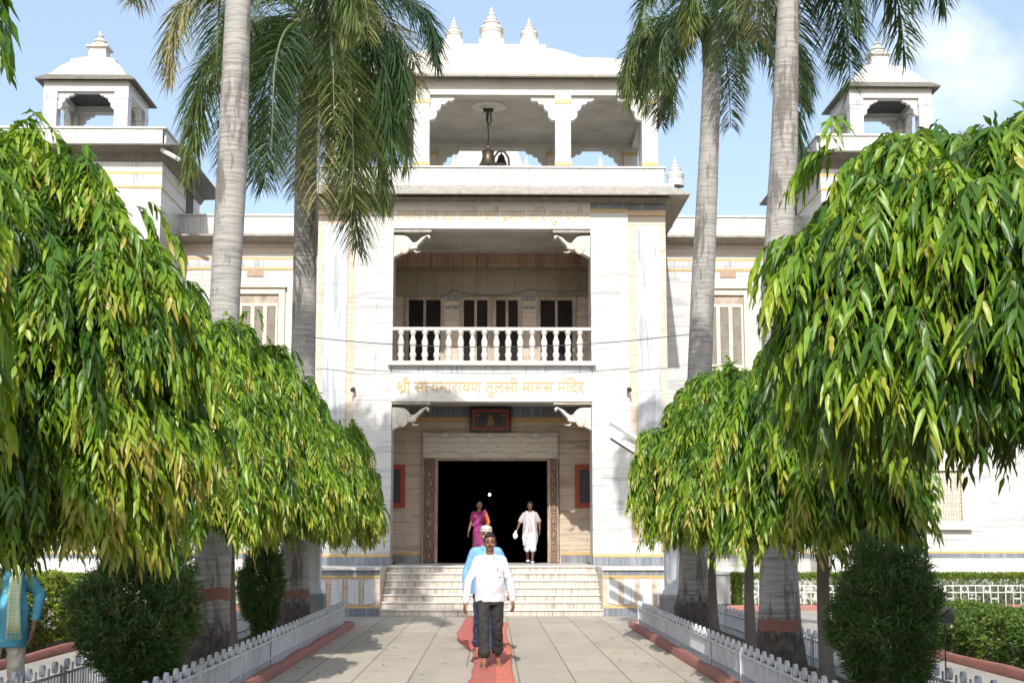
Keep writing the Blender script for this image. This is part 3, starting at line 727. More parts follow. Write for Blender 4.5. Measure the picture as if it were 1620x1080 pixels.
for s in (-1, 1):
    T0, T1 = 8.56, 15.6
    zte = zz(229 if s < 0 else 236, YT - .6); ztp = zz(207 if s < 0 else 214, YT); ztk = zte + .05
    tw = part('corner_tower', MB().box(*sorted((s * T0, s * T1)), YT, YT + 4.7, 0, ztp - .1), 'marble')
    part('parapet', MB().box(*sorted((s * T0, s * T1)), YT - .06, YT + .1, zte + .05, ztp).box(*sorted((s * (T0 - .06), s * (T0 + .1))), YT + .1, YT + 4.7, zte + .05, ztp), 'marble_v', tw)
    part('coping', MB().box(*sorted((s * (T0 - .1), s * (T1 + .1))), YT - .1, YT + .14, ztp, ztp + .05).box(*sorted((s * (T0 - .1), s * (T0 + .14))), YT + .14, YT + 4.8, ztp, ztp + .05), 'marble_plain', tw)
    a0, a1 = sorted((s * T0, s * T1))
    part('eave', MB().rect_loft([(a0 - .04, a1 + .04, YT - .05, YT + 4.8, zte - .32), (a0 - .12, a1 + .12, YT - .13, YT + 4.86, zte - .16), (a0 - .6, a1 + .6, YT - .62, YT + 5.3, zte - .04), (a0 - .6, a1 + .6, YT - .62, YT + 5.3, zte), (a0 - .06, a1 + .06, YT - .06, YT + 4.76, zte + .12)]), 'eave_dark', tw)
    part('frieze', MB().box(a0 - .015, a1 + .015, YT - .015, YT + 4.72, zte - .75, zte - .33), 'marble_v', tw)
    zg = zz(278, YT)
    part('gold_band', MB().box(a0 - .02, a1 + .02, YT - .02, YT + 4.72, zg, zg + .07).box(a0 - .02, a1 + .02, YT - .02, YT + 4.72, zg - .36, zg - .30), 'gold', tw)
    part('grey_band', MB().box(a0 - .017, a1 + .017, YT - .017, YT + 4.715, zg - .298, zg - .002), 'marble_blue', tw)
    part('side_opening', MB().box(*sorted((s * (T0 - .03), s * (T0 + .02))), YT + 2.9, YT + 3.8, zz(340, YT + 3), zz(303, YT + 3)), 'pane', tw)
    part('dark_band', MB().box(a0 - .02, a1 + .02, YT - .02, YT + .1, zz(882, YT), zz(875, YT)), 'black_marble', tw)
    part('gold_band', MB().box(a0 - .022, a1 + .022, YT - .022, YT + .1, zz(875, YT) + .002, zz(871.5, YT)), 'gold', tw)
    part('base_course', MB().box(a0 - .03, a1 + .03, YT - .06, YT + .02, .3, zz(882.5, YT)), 'marble_v', tw)
    part('base_ledge', MB().box(a0 - .05, a1 + .05, YT - .45, YT + .0, zz(913, YT - .4), zz(906, YT - .4)), 'marble_plain', tw, bevel=.01)
    part('base_wall', MB().box(a0 + .0, a1 + .0, YT - .4, YT + .0, 0, zz(913, YT - .4) - .01), 'marble_v', tw)
    part('outer_wall', MB().box(*sorted((s * T1, s * 26)), YT + .4, YT + 4, 0, zz(343, YT)), 'marble', tw)
    # pierced window on the front
    j0, j1 = xx(1447, 800, YT), xx(1531, 800, YT); jz0, jz1 = zz(833, YT), zz(833, YT) + 1.55
    fw = .17
    jw = part('pierced_window', MB().box(*sorted((s * j0, s * (j0 + fw))), YT - .10, YT, jz0, jz1).box(*sorted((s * (j1 - fw), s * j1)), YT - .10, YT, jz0, jz1).box(*sorted((s * (j0 + fw), s * (j1 - fw))), YT - .10, YT, jz0, jz0 + .14).box(*sorted((s * (j0 + fw), s * (j1 - fw))), YT - .10, YT, jz1 - .14, jz1), 'cream', tw, bevel=.012)
    part('sill', MB().box(*sorted((s * (j0 - .06), s * (j1 + .06))), YT - .17, YT, jz0 - .07, jz0), 'cream', jw, bevel=.01)
    part('screen_back', MB().box(*sorted((s * (j0 + fw), s * (j1 - fw))), YT - .01, YT, jz0 + .14, jz1 - .14), 'jali_back', jw)
    jm = MB(); cell = (j1 - j0 - 2 * fw) / 5
    for i in range(5):
        for q in range(6):
            cx = j0 + fw + cell * (i + .5); cz = jz0 + .14 + cell * (q + .5)
            if cz + cell / 2 > jz1 - .13: continue
            r0 = cell * .36
            jm.tube([(s * (cx + r0 * math.cos(t)), YT - .03, cz + r0 * math.sin(t)) for t in [k * math.pi / 6 for k in range(13)]], .016, 4)
            for a in (0, 45, 90, 135):
                dx, dz = math.cos(R(a)) * cell * (.5 if a % 90 == 0 else .62), math.sin(R(a)) * cell * (.5 if a % 90 == 0 else .62)
                jm.tube([(s * (cx - dx), YT - .03, cz - dz), (s * (cx + dx), YT - .03, cz + dz)], .013, 4)
            jm.box(*sorted((s * (cx - cell / 2 - .012), s * (cx - cell / 2 + .012))), YT - .05, YT - .012, cz - cell / 2, cz + cell / 2)
            jm.box(*sorted((s * (cx - cell / 2), s * (cx + cell / 2))), YT - .05, YT - .012, cz - cell / 2 - .012, cz - cell / 2 + .012)
    part('screen', jm, 'cream', jw)
    # kiosk (open chhatri)
    K0, K1, KY0, KY1 = 9.50, 11.70, YT + .45, YT + 2.65
    if s < 0: K0, K1 = 9.62, 11.85
    zk0 = ztk; zk1 = zz(147 if s < 0 else 152, KY0); zk2 = zz(130 if s < 0 else 136, KY0)
    part('tower_roof', MB().box(a0 + .1, a1, YT + .1, YT + 4.7, zte, zte + .06), 'roof_dirty', tw)
    pw = .36
    for (px, py) in ((K0, KY0), (K1 - pw, KY0), (K0, KY1 - pw), (K1 - pw, KY1 - pw)):
        part('kiosk_pillar', MB().box(*sorted((s * px, s * (px + pw))), py, py + pw, zk0, zk1), 'marble', tw)
        part('pillar_band', MB().box(*sorted((s * (px - .012), s * (px + pw + .012))), py - .012, py + pw + .012, zk1 - .20, zk1 - .06), 'marble_blue', tw)
    k0, k1 = sorted((s * K0, s * K1))
    kb = part('kiosk_beam', MB().box(k0, k1, KY0, KY0 + .3, zk1, zk2).box(k0, k1, KY1 - .3, KY1, zk1, zk2).box(k0, k0 + .3, KY0 + .3, KY1 - .3, zk1, zk2).box(k1 - .3, k1, KY0 + .3, KY1 - .3, zk1, zk2), 'marble_plain', tw)
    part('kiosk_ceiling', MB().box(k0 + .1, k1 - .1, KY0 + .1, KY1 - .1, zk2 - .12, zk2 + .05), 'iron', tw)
    br = MB(); bl = (K1 - K0) - 2 * pw
    for yy in (KY0 + .08, KY1 - .22):
        scallop(br, k0 + pw, zk1, .42, .45, yy, yy + .14, 1); scallop(br, k1 - pw, zk1, .42, .45, yy, yy + .14, -1)
    for xx0 in (k0 + .08, k1 - .22):
        scallop_side(br, KY0 + pw, zk1, .42, .45, xx0, xx0 + .14, 1); scallop_side(br, KY1 - pw, zk1, .42, .45, xx0, xx0 + .14, -1)
    part('kiosk_bracket', br, 'marble_plain', tw)
    o = .19
    part('kiosk_eave', MB().rect_loft([(k0 - .02, k1 + .02, KY0 - .02, KY1 + .02, zk2 + .06), (k0 - o, k1 + o, KY0 - o, KY1 + o, zk2 - .03), (k0 - o, k1 + o, KY0 - o, KY1 + o, zk2 + .01), (k0, k1, KY0, KY1, zk2 + .16)]), 'eave_dark', tw)
    kc, ky, hw = (k0 + k1) / 2, (KY0 + KY1) / 2, (k1 - k0) / 2
    pr = [(.98, .10), (.93, .13), (.92, .19), (.86, .27), (.77, .42), (.67, .55), (.57, .65), (.54, .69), (.53, .77), (.47, .78), (.38, .86), (.26, .92), (.22, .94), (.20, 1.20), (.27, 1.23), (.27, 1.27), (.16, 1.30)]
    part('kiosk_dome', MB().rect_loft([(kc - hw * a, kc + hw * a, ky - hw * a, ky + hw * a, zk2 + b * 1.0) for a, b in pr]), 'roof_white', tw, smooth=True)
    MB().lathe((kc, ky, zk2 + 1.28), [(.20, 0), (.27, .03), (.22, .09), (.13, .13), (.19, .16), (.18, .19), (.10, .25), (.07, .29), (.11, .32), (.07, .36), (.03, .40), (.04, .41), (.01, .48)], 16).build('finial', M['roof_white'], tw, smooth=True)

# bell pavilion
PY0, PY1 = 34.55, 39.8
pv = part('bell_pavilion', MB().box(-4.35, 4.35, PY0, PY0 + .38, zz(150, PY0), zz(125, PY0)).box(-4.35, 4.35, PY1 - .38, PY1, zz(150, PY0), zz(125, PY0)).box(-4.35, -3.97, PY0 + .38, PY1 - .38, zz(150, PY0), zz(125, PY0)).box(3.97, 4.35, PY0 + .38, PY1 - .38, zz(150, PY0), zz(125, PY0)), 'roof_white')
zb0, zb1, zb2 = ze + .29, zz(150, PY0), zz(125, PY0)
PX = [xx(1015.5, 200, PY0), xx(878.5, 200, PY0)]
pw = .39
brm = MB()
pxs = [(-PX[0] - pw, -PX[0]), (-PX[1] - pw, -PX[1]), (PX[1], PX[1] + pw), (PX[0], PX[0] + pw)]
for a, b in pxs:
    for yy, mt in ((PY0, 'marble'), (PY1 - pw, 'roof_dirty')):
        p = part('pavilion_pillar', MB().box(a, b, yy, yy + pw, zb0, zb1), mt, pv)
        part('pillar_band', MB().box(a - .012, b + .012, yy - .012, yy + pw + .012, zb1 - .12, zb1 - .002), 'marble_blue', pv)
        part('pillar_band', MB().box(a - .014, b + .014, yy - .014, yy + pw + .014, zb1 - .22, zb1 - .122).box(a - .014, b + .014, yy - .014, yy + pw + .014, zz(262, PY0), zz(256, PY0)), 'gold', pv)
for i in range(3):
    xa, xb = pxs[i][1], pxs[i + 1][0]; wd = .62 if i == 1 else .60
    for yy in (PY0 + .1, PY1 - .3):
        b1 = MB(); scallop(b1, xa, zb1, wd, .60, yy, yy + .2, 1); part('cusped_bracket', b1, 'marble_plain' if yy < 36 else 'roof_dirty', pv)
        b1 = MB(); scallop(b1, xb, zb1, wd, .60, yy, yy + .2, -1); part('cusped_bracket', b1, 'marble_plain' if yy < 36 else 'roof_dirty', pv)
for xs in (-1, 1):
    part('pavilion_pillar', MB().box(*sorted((xs * 3.95, xs * 4.33)), (PY0 + PY1) / 2 - .2, (PY0 + PY1) / 2 + .2, zb0, zb1), 'marble', pv)
part('ceiling', MB().box(-4.2, 4.2, PY0 + .2, PY1 - .2, zb1 + .12, zb2 + .1), 'plaster_grey', pv)
part('ceiling_rose', MB().lathe((-.09, 35.9, zb1 + .05), [(.46, .07), (.46, .05), (.40, .03), (.22, .02), (.2, .0), (.02, .0)], 28), 'roof_dirty', pv, smooth=True)
o = .34; X4 = 4.35
part('pavilion_eave', MB().rect_loft([(-X4, X4, PY0 - .02, PY1 + .02, zb2 + .02), (-X4 - o, X4 + o, PY0 - o, PY1 + o, zb2 - .04), (-X4 - o, X4 + o, PY0 - o, PY1 + o, zb2 + .01), (-X4, X4, PY0, PY1, zb2 + .14)]), 'eave', pv)
cy = (PY0 + PY1) / 2; hy = (PY1 - PY0) / 2
lowr = [(4.30, 1.0, .08), (4.30, 1.0, .17), (4.22, .985, .18), (4.05, .95, .30), (3.86, .91, .42), (3.6, .86, .56), (3.35, .82, .67), (3.06, .78, .76), (2.75, .74, .81), (2.3, .67, .86), (2.26, .66, .90), (2.1, .60, 1.02), (1.85, .52, 1.18), (1.6, .44, 1.32), (1.42, .38, 1.40), (1.40, .375, 1.50), (1.2, .3, 1.52)]
part('pavilion_roof', MB().rect_loft([(-a, a, cy - hy * b, cy + hy * b, zb2 + c) for a, b, c in lowr]), 'roof_white', pv, smooth=True)
zr = zb2 + 1.86
for u, hw_ in ((718, .25), (777.5, .34), (837, .25)):
    X = xx(u, 50, cy); part('pedestal', MB().rect_loft([(X - hw_ - .05, X + hw_ + .05, cy - hw_ - .05, cy + hw_ + .05, zb2 + 1.4), (X - hw_ - .05, X + hw_ + .05, cy - hw_ - .05, cy + hw_ + .05, zr - .16), (X - hw_, X + hw_, cy - hw_, cy + hw_, zr - .15), (X - hw_, X + hw_, cy - hw_, cy + hw_, zr + .03)]), 'roof_white', pv)
for u, v, r in ((718, 28, .24), (777.5, 12, .33), (837, 28, .24)):
    X = xx(u, 50, cy); finial(pv, (X, cy, zr), zz(v, cy) - zr, r)

# rear roofs and spire seen through the pavilion
rear = thing('rear_shrine', 'white rear shrine roof with pinnacles and a spire seen through the bell pavilion', 'shrine', (0, 45, 0))
zrr = zz(293, 47.5)
MB().box(-6.2, 6.2, 47.2, 60, 0, zrr).build('wall', M['roof_white'], rear)
for u in (534, 718, 833, 950, 1068):
    p = P(u, 270, 47.6); finial(rear, (p.x, 47.6, zrr), zz(247, 47.6) - zrr, .30, 'pinnacle', 'roof_white')
pr = []
zs0, zs1 = zrr - .2, zz(170, 54)
for i in range(13):
    t = i / 12; hw_ = 1.7 * (1 - t ** 1.6) + .12
    pr.append((-.15 - hw_, -.15 + hw_, 54 - hw_, 54 + hw_, zs0 + (zs1 - zs0) * t))
MB().rect_loft(pr).build('spire', M['roof_white'], rear, smooth=True)

# inscriptions in raised gold letters
def text_mesh(body, cut_right=None, cut_left=None):
    cu = bpy.data.curves.new('t', 'FONT'); cu.body = body; cu.size = 1; cu.extrude = .0; cu.resolution_u = 3
    o = bpy.data.objects.new('t', cu); COL.objects.link(o)
    dg = bpy.context.evaluated_depsgraph_get(); me = bpy.data.meshes.new_from_object(o.evaluated_get(dg))
    bpy.data.objects.remove(o)
    return me
def inscription(tokens, name, centre, width, height_scale, y, mat, parent):
    """tokens: (text, kind); kind 'half' cuts the stem off the last letter, 'ra' adds the lower left stroke to the first letter"""
    bm = bmesh.new(); x = 0.
    for body, kind in tokens:
        if kind == 'space': x += .22; continue
        me = text_mesh(body); b = bmesh.new(); b.from_mesh(me)
        xs = [v.co.x for v in b.verts]; x0, x1 = min(xs), max(xs)
        if kind == 'half':
            cut = x1 - .185
            bmesh.ops.bisect_plane(b, geom=b.verts[:] + b.edges[:] + b.faces[:], plane_co=(cut, 0, 0), plane_no=(1, 0, 0), clear_outer=True); x1 = cut
        if kind.startswith('ra'):
            sx = float(kind[2:]); w_ = .07
            vs = [b.verts.new(c) for c in ((sx, .10, 0), (sx, .20, 0), (sx - .26, -.02, 0), (sx - .26, -.11, 0))]; b.faces.new(vs)
        for v in b.verts: v.co.x += x - x0
        b.to_mesh(me); b.free(); bm.from_mesh(me); bpy.data.meshes.remove(me); x += x1 - x0
    tot = x
    r = bmesh.ops.extrude_face_region(bm, geom=bm.faces[:]); bmesh.ops.translate(bm, verts=[v for v in r['geom'] if isinstance(v, bmesh.types.BMVert)], vec=(0, 0, .05))
    k = width / tot; o0 = wloc(parent)
    for v in bm.verts:
        q = v.co.copy(); v.co = Vector((centre[0] - width / 2 + q.x * k, y - q.z * .3, centre[1] + q.y * k * height_scale)) - o0
    bmesh.ops.recalc_face_normals(bm, faces=bm.faces)
    me = bpy.data.meshes.new(name); bm.to_mesh(me); bm.free(); me.materials.append(M[mat])
    o = bpy.data.objects.new(name, me); COL.objects.link(o); o.parent = parent; return o
x0, x1 = xx(628, 610, YF), xx(924, 610, YF)
inscription([('\u0936\u0940', 'ra0.52'), ('', 'space'), ('\u0938\u0924', 'half'), ('\u092f\u0928\u093e\u0930\u093e\u092f\u0923', ''), ('', 'space'), ('\u0924\u0941\u0932\u0938\u0940', ''), ('', 'space'), ('\u092e\u093e\u0928\u0938', ''), ('', 'space'), ('\u092e\u0902\u093f\u0926\u0930', '')],
            'name_lettering', ((x0 + x1) / 2, zz(621, YF)), x1 - x0, 1.12, YF - .03, 'gold', tem)
x0, x1 = xx(627, 340, YF), xx(931, 340, YF)
inscription([('\u0930\u093e\u092e\u092e\u092f', ''), ('', 'space'), ('\u0938\u092c', ''), ('', 'space'), ('\u091c\u0917', ''), ('', 'space'), ('\u091c\u093e\u0928\u0940\u0964', ''), ('', 'space'), ('\u0915\u0930\u094c\u0902', ''), ('', 'space'), ('\u092a', 'ra0.41'), ('\u0923\u093e\u092e', ''), ('', 'space'), ('\u091c\u094b\u093f\u0930', ''), ('', 'space'), ('\u091c\u0941\u0917', ''), ('', 'space'), ('\u092a\u093e\u0928\u0940\u0965', '')],
            'verse_lettering', ((x0 + x1) / 2, zz(349.5, YF)), x1 - x0, 1.5, YF - .02, 'gold', tem)

# things on and in the building
bell = thing('bell', 'bronze temple bell hanging on a long chain from the pavilion ceiling', 'bell', (-.1, 35.9, zz(262, 35.9)))
bx, by, bz = -.11, 35.9, zz(262, 35.9)
MB().lathe((bx, by, bz), [(.235, 0), (.24, .02), (.215, .05), (.175, .13), (.15, .24), (.155, .33), (.17, .36), (.15, .38), (.11, .42), (.04, .46), (.03, .53)], 24).build('bell_body', M['bronze'], bell, smooth=True)
MB().tube([(bx, by, bz + .15), (bx, by, bz - .02)], .018).ell((bx, by, bz - .03), (.04, .04, .05), 10).build('clapper', M['iron'], bell, smooth=True)
ch = MB(); zc2 = bz + .53
while zc2 < zb1 + .02:
    ch.ell((bx + .01 * math.sin(zc2 * 9), by, zc2), (.018, .03, .05), 8); zc2 += .075
ch.build('chain', M['iron'], bell, smooth='all')
MB().box(bx - .13, bx + .13, by - .06, by + .06, zb1 - .03, zb1 + .06).tube([(bx - .03, by, zb1), (bx - .04, by, zb1 - .25), (bx + .04, by, zb1 - .4), (bx + .08, by, zb1 - .25), (bx + .06, by, zb1 - .05)], .02).build('hook_plate', M['iron'], bell)
hb = thing('hand_bell', 'small bell in an arched wooden frame behind the long hanging bell', 'bell', (xx(793, 250, 38.6), 38.6, zz(266, 38.6)))
hx, hy_, hz = W['hand_bell']
MB().tube([(hx - .26, hy_, hz - .5), (hx - .22, hy_, hz + .05), (hx - .20, hy_, hz + .3), (hx - .1, hy_, hz + .45), (hx, hy_, hz + .5), (hx + .1, hy_, hz + .45), (hx + .20, hy_, hz + .3), (hx + .22, hy_, hz + .05), (hx + .26, hy_, hz - .5)], .035).build('frame', M['frame_wood'], hb, smooth=True)
MB().lathe((hx, hy_, hz + .10), [(.17, 0), (.16, .03), (.11, .14), (.09, .24), (.03, .30)], 18).build('bell_body', M['bronze'], hb, smooth=True)
MB().tube([(hx, hy_, hz + .4), (hx, hy_, hz + .5)], .02).build('hanger', M['iron'], hb)

def picture(u0, u1, v0, v1, label, Y=YB - .03):
    a, b = P(u0, v1, Y), P(u1, v0, Y)
    t = thing('framed_picture', label, 'picture', (a.x, Y, a.z), 'dark framed pictures of the porch')
    x0, x1, z0, z1 = a.x, b.x, a.z, b.z
    return t, x0, x1, z0, z1
t, x0, x1, z0, z1 = picture(743, 809, 644, 683.5, 'wide black framed picture with a red inner border above the doorway', YB - .16)
Y = YB - .16
def frame(x0, x1, z0, z1, f, ya, yb): return MB().box(x0, x0 + f, ya, yb, z0, z1).box(x1 - f, x1, ya, yb, z0, z1).box(x0 + f, x1 - f, ya, yb, z0, z0 + f).box(x0 + f, x1 - f, ya, yb, z1 - f, z1)
frame(x0, x1, z0, z1, .07, Y - .03, Y + .03).build('frame', M['black_frame'], t, bevel=.008)
frame(x0 + .07, x1 - .07, z0 + .07, z1 - .07, .055, Y - .015, Y + .02).build('inner_border', M['red_frame'], t)
M['pic_dark'] = mottled('dark_blue_print', (.02, .03, .055), (.045, .04, .05), 9, .4, 0)
M['pic_gold'] = mottled('golden_print', (.42, .28, .08), (.16, .10, .04), 20, .5, 0)
M['pic_pale'] = mottled('pale_print', (.40, .36, .30), (.10, .09, .08), 9, .5, 0)
cv = MB().box(x0 + .1, x1 - .1, Y, Y + .02, z0 + .1, z1 - .1).build('print', M['pic_dark'], t)
cx = (x0 + x1) / 2; cz = (z0 + z1) / 2
m = MB().ell((cx, Y - .002, cz + .03), (.075, .006, .07), 12).ell((cx, Y - .002, cz - .07), (.11, .006, .055), 12).ell((cx, Y - .002, cz + .12), (.035, .006, .04), 10).box(cx - .12, cx + .12, Y - .006, Y, cz - .16, cz - .125)
m.build('printed_figure', M['pic_gold'], cv, smooth='all')
for s in (-1, 1):
    m = MB(); m.tube([(cx + s * .34, Y - .003, cz - .13), (cx + s * .36, Y - .003, cz), (cx + s * .33, Y - .003, cz + .12)], .012, 5).ell((cx + s * .34, Y - .002, cz + .13), (.07, .005, .03), 10)
    m.build('printed_tree', M['pic_gold'], cv, smooth='all')
for u0, u1, lab, s in ((606, 641.5, 'red framed tall picture on the porch wall left of the doorway, half behind the pillar', -1), (909.5, 946, 'red framed tall picture on the porch wall right of the doorway, half behind the pillar', 1)):
    t, x0, x1, z0, z1 = picture(u0, u1, 735, 803, lab, YB - .03)
    if s < 0: x0 = max(x0, -XI + .0 - .9)
    Y = YB - .03
    x0, x1 = (x1 - .80, x1) if s < 0 else (x0, x0 + .80)
    lim = XB - .1
    x0, x1 = max(x0, -lim), min(x1, lim)
    frame(x0, x1, z0, z1, .13, Y - .04, Y + .03).build('frame', M['red_frame'], t, bevel=.008)
    cv = MB().box(x0 + .12, x1 - .12, Y, Y + .02, z0 + .12, z1 - .12).build('print', M['pic_dark'], t)
    xm = (x0 if s < 0 else x1) - s * .17
    MB().ell((xm, Y - .002, z0 + .40), (.05, .006, .20), 12).ell((xm, Y - .002, z0 + .68), (.035, .006, .055), 12).build('printed_figure', M['pic_pale'], cv, smooth='all')
# little lamp burning deep inside
lm = MB().ell((xx(774.5, 782, 44), 44, zz(782, 44)), (.035, .035, .035), 10)
em = bpy.data.materials.new('lamp_glow'); em.use_nodes = True; e_ = em.node_tree.nodes['Principled BSDF']; e_.inputs['Emission Color'].default_value = (1, .95, .85, 1); e_.inputs['Emission Strength'].default_value = 18
lp = thing('hanging_lamp', 'tiny bright lamp shining inside the dark doorway', 'lamp', (xx(774.5, 782, 44), 44, zz(782, 44)))
lm.build('bulb', em, lp, smooth='all'); MB().tube([(xx(774.5, 782, 44), 44, zz(782, 44) + .03), (xx(774.5, 782, 44), 44, 5.0)], .006, 5).build('cord', M['wire'], lp)

# cables
def cable(pts, r, mat, label, name='cable'):
    m = MB(); path = []
    for (a, b), sag in pts:
        for i in range(15):
            t = i / 14; p = Vector(a) * (1 - t) + Vector(b) * t; p.z -= sag * 4 * t * (1 - t); path.append(p)
    m.tube(path, r, 5); o = m.build(name, M[mat]); tag(o, label, 'cable'); return o
cable([((P(470, 531, 33.2), P(1125, 524, 33.2)), .32)], .011, 'wire', 'thin black cable sagging across the front below the balcony railing')
cable([((P(627, 400, 36), P(700, 397, 36)), -.02), ((P(700, 397, 36), P(815, 382, 35.5)), .06)], .007, 'wire_white', 'thin pale wire hanging under the balcony ceiling')
cable([((P(660, 482, 37.4), P(716, 458, 37.4)), .10), ((P(716, 458, 37.4), P(838, 457, 37.4)), .16), ((P(838, 457, 37.4), P(925, 458, 37.4)), .06)], .008, 'wire', 'dark wire looping along the wall over the balcony doors')
def speaker(x, v, label, name='wall_spotlight'):
    p = P(x, v, YF - .07); t = thing(name, label, 'spotlight', p, 'small spotlights on the big pillars')
    MB().tube([(p.x, YF + .0, p.z), (p.x, YF - .08, p.z + .01)], .018).build('bracket', M['iron'], t)
    MB().lathe((0, 0, 0), [(.03, -.06), (.055, -.05), (.06, .06), (.05, .07), (.02, .07)], 12).build('lamp_head', M['iron'], t, smooth=True)
    h = t.children[-1]
    h.data.transform(Matrix.Translation((0, -.06, .01)) @ Matrix.Rotation(R(105), 4, 'X') @ Matrix.Translation(p))
for u, lab in ((559, 'tiny black spotlight fixed to the left big pillar'), (995, 'tiny black spotlight fixed to the right big pillar')):
    speaker(u, 617, lab)
# tube lamps under the tower eaves
for s in (-1, 1):
    p = Vector((s * 8.25, 35.6, zz(246, 35.6)))
    t = thing('tube_light', 'white tube light under the eave of the %s corner tower' % ('left' if s < 0 else 'right'), 'light', p, 'tube lights under the tower eaves')
    dx = Vector((s * -.45, .9, -.25)).normalized()
    ax = Vector((s * -.8, 0, -.45)).normalized(); ay = Vector((0, 1, 0)); az = ax.cross(ay)
    MB().obox(p, ax, ay, az, .30, .05, .035).build('casing', M['white_fixture'], t, bevel=.01)
    MB().tube([p + ax * -.27 - az * .05 * 1, p + ax * .27 - az * .05], .02).build('tube', M['white_fixture'], t)
    MB().tube([p, p + Vector((0, .1, .12)), p + Vector((s * .1, .35, .35))], .015).build('arm', M['iron'], t)
M['twig'] = mottled('green_brown_twig', (.20, .16, .05), (.12, .10, .035), 6, .7, 0)
# ------------------------------------------------------------------ mast trees (drooping leaves)
def mast_tree(x, y, h, rx, zb, label, nleaf, llen=.14, wr=.25, trunk_r=.075, segs=4, ry=None, ragged=.24, seedtone=0., spread=.55, hang=.75, extra=(), cone=.22, pw=.9, shoots=.11, clump=.5):
    t = thing('mast_tree', label, 'tree', (x, y, 0), 'drooping mast trees planted in two rows')
    ry = ry or rx
    tr = []; rad = []
    for i in range(9):
        k = i / 8; tr.append((x + .05 * math.sin(k * 5 + x), y + .04 * math.cos(k * 4 + y), k * (h - .4))); rad.append(trunk_r * (1.25 - .25 * min(1, k * 6)) * (1 - .55 * k))
    MB().tube(tr, rad, 12).build('trunk', M['bark'], t, smooth=True)
    limbs = MB(); H_ = h - zb
    lump = RNG.normal(0, 1, (9, 3)); lump = unit(lump)
    def radius(u):      # u unit directions -> scale with soft lumps
        r = np.ones(len(u))
        for l in lump: r += ragged * .55 * np.exp(-((u - l) ** 2).sum(1) / .18)
        return r - ragged * .3
    for i in range(16):
        a = i * 2.4; z = zb + .25 + H_ * .75 * (i / 16); rr = rx * .8 * math.sqrt(max(.1, 1 - (i / 17) ** 2))
        limbs.tube([(x, y, z), (x + rr * .5 * math.cos(a), y + rr * .5 * math.sin(a), z + .22), (x + rr * math.cos(a), y + rr * math.sin(a), z + .05)], [.022, .015, .006], 5)
    limbs.build('limb', M['branch'], t)
    per = 13; nt_ = nleaf // per
    # twig roots: over the shell of a dome that is flat underneath
    u = unit(RNG.normal(0, 1, (nt_ * 2, 3))); u = u[u[:, 2] > -.55][:nt_]; nt_ = len(u)
    depth = 1 - np.abs(RNG.normal(0, .12, nt_)); inner = RNG.random(nt_) < .28
    msk = np.sin(u[:, 0] * 6.3 + x * 3) + np.sin(u[:, 1] * 5.7 + y) + np.sin(u[:, 2] * 8.1 + x + y) + .8 * np.sin(u[:, 0] * 13 + u[:, 2] * 11 + y)
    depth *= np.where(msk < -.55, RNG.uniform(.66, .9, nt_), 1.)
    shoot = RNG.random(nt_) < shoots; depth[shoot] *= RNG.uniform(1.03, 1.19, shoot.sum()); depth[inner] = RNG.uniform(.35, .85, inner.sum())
    sc = radius(u) * depth
    sgn = np.sign(u[:, 2])
    hz = np.sqrt(u[:, 0] ** 2 + u[:, 1] ** 2)
    zc_ = zb + .34 * H_
    C = np.zeros((nt_, 3))
    cn = 1 - cone * np.clip(u[:, 2], 0, 1) + .05 * cone
    C[:, 0] = x + u[:, 0] * rx * sc * cn; C[:, 1] = y + u[:, 1] * ry * sc * cn
    C[:, 2] = zc_ + np.where(sgn > 0, np.abs(u[:, 2]) ** pw * (h - zc_) * sc, -np.abs(u[:, 2]) * 1.2 * (zc_ - zb) * sc)
    # twigs spring in sprays from shared boughs
    nk = max(20, nt_ // 15); pick = RNG.choice(nt_, nk, replace=False); K_ = C[pick]
    near = np.concatenate([((C[i:i + 500, None, :] - K_[None]) ** 2).sum(2).argmin(1) for i in range(0, nt_, 500)])
    offs = C - K_[near]; C = C - offs * clump; ctone = RNG.normal(0, .10, nk)[near]
    out = unit(np.stack([u[:, 0], u[:, 1], u[:, 2] * .35 + .12 + RNG.normal(0, .2, nt_)], 1) + offs * 2.2 + RNG.normal(0, .22, (nt_, 3)))
    if extra:
        e_ = np.array(extra); k_ = len(e_); C[:k_] = e_[:, :3]; out[:k_] = unit(e_[:, 3:6])
    TL = RNG.uniform(2.6, 5.0, nt_) * llen
    B = []; D = []; Ln = []; Wd = []; Tn = []
    fresh_shade = np.clip(RNG.normal(.66 + seedtone, .20, nt_), 0, 1); fresh_shade[inner] -= .3; fresh_shade -= .25 * (depth < .85); fresh_shade += ctone  # inner and sunken twigs coloured darker, as shade within the crown
    tw = []
    side = unit(np.cross(out, np.array([[0, 0, 1.]])) + RNG.normal(0, .3, (nt_, 3)))
    for k in range(per):
        s_ = (k + .5) / per
        pos = C + out * (TL * spread * (s_ - .35 * s_ * s_))[:, None]; pos[:, 2] -= TL * hang * s_ ** 1.7
        tang = out * (1 - .9 * s_) ; tang = tang.copy(); tang[:, 2] -= 1.5 * s_ + .1; tang = unit(tang)
        sg = 1 if k % 2 else -1
        d = tang * .5 + side * (sg * .80 * (1 - .35 * s_)) + np.array([[0, 0, -.62]]) + RNG.normal(0, .13, (nt_, 3)) + out * .22
        B.append(pos); D.append(d); Ln.append(llen * RNG.uniform(.8, 1.3, nt_) * (1 - .25 * s_ ** 3)); Wd.append(llen * wr * RNG.uniform(.8, 1.15, nt_))
        tn = fresh_shade * (.55 + .35 * s_) + RNG.normal(0, .05, nt_) + (.36 * np.clip((s_ - .62) / .38, 0, 1)) * (fresh_shade > .36)
        Tn.append(np.clip(tn, 0, 1))
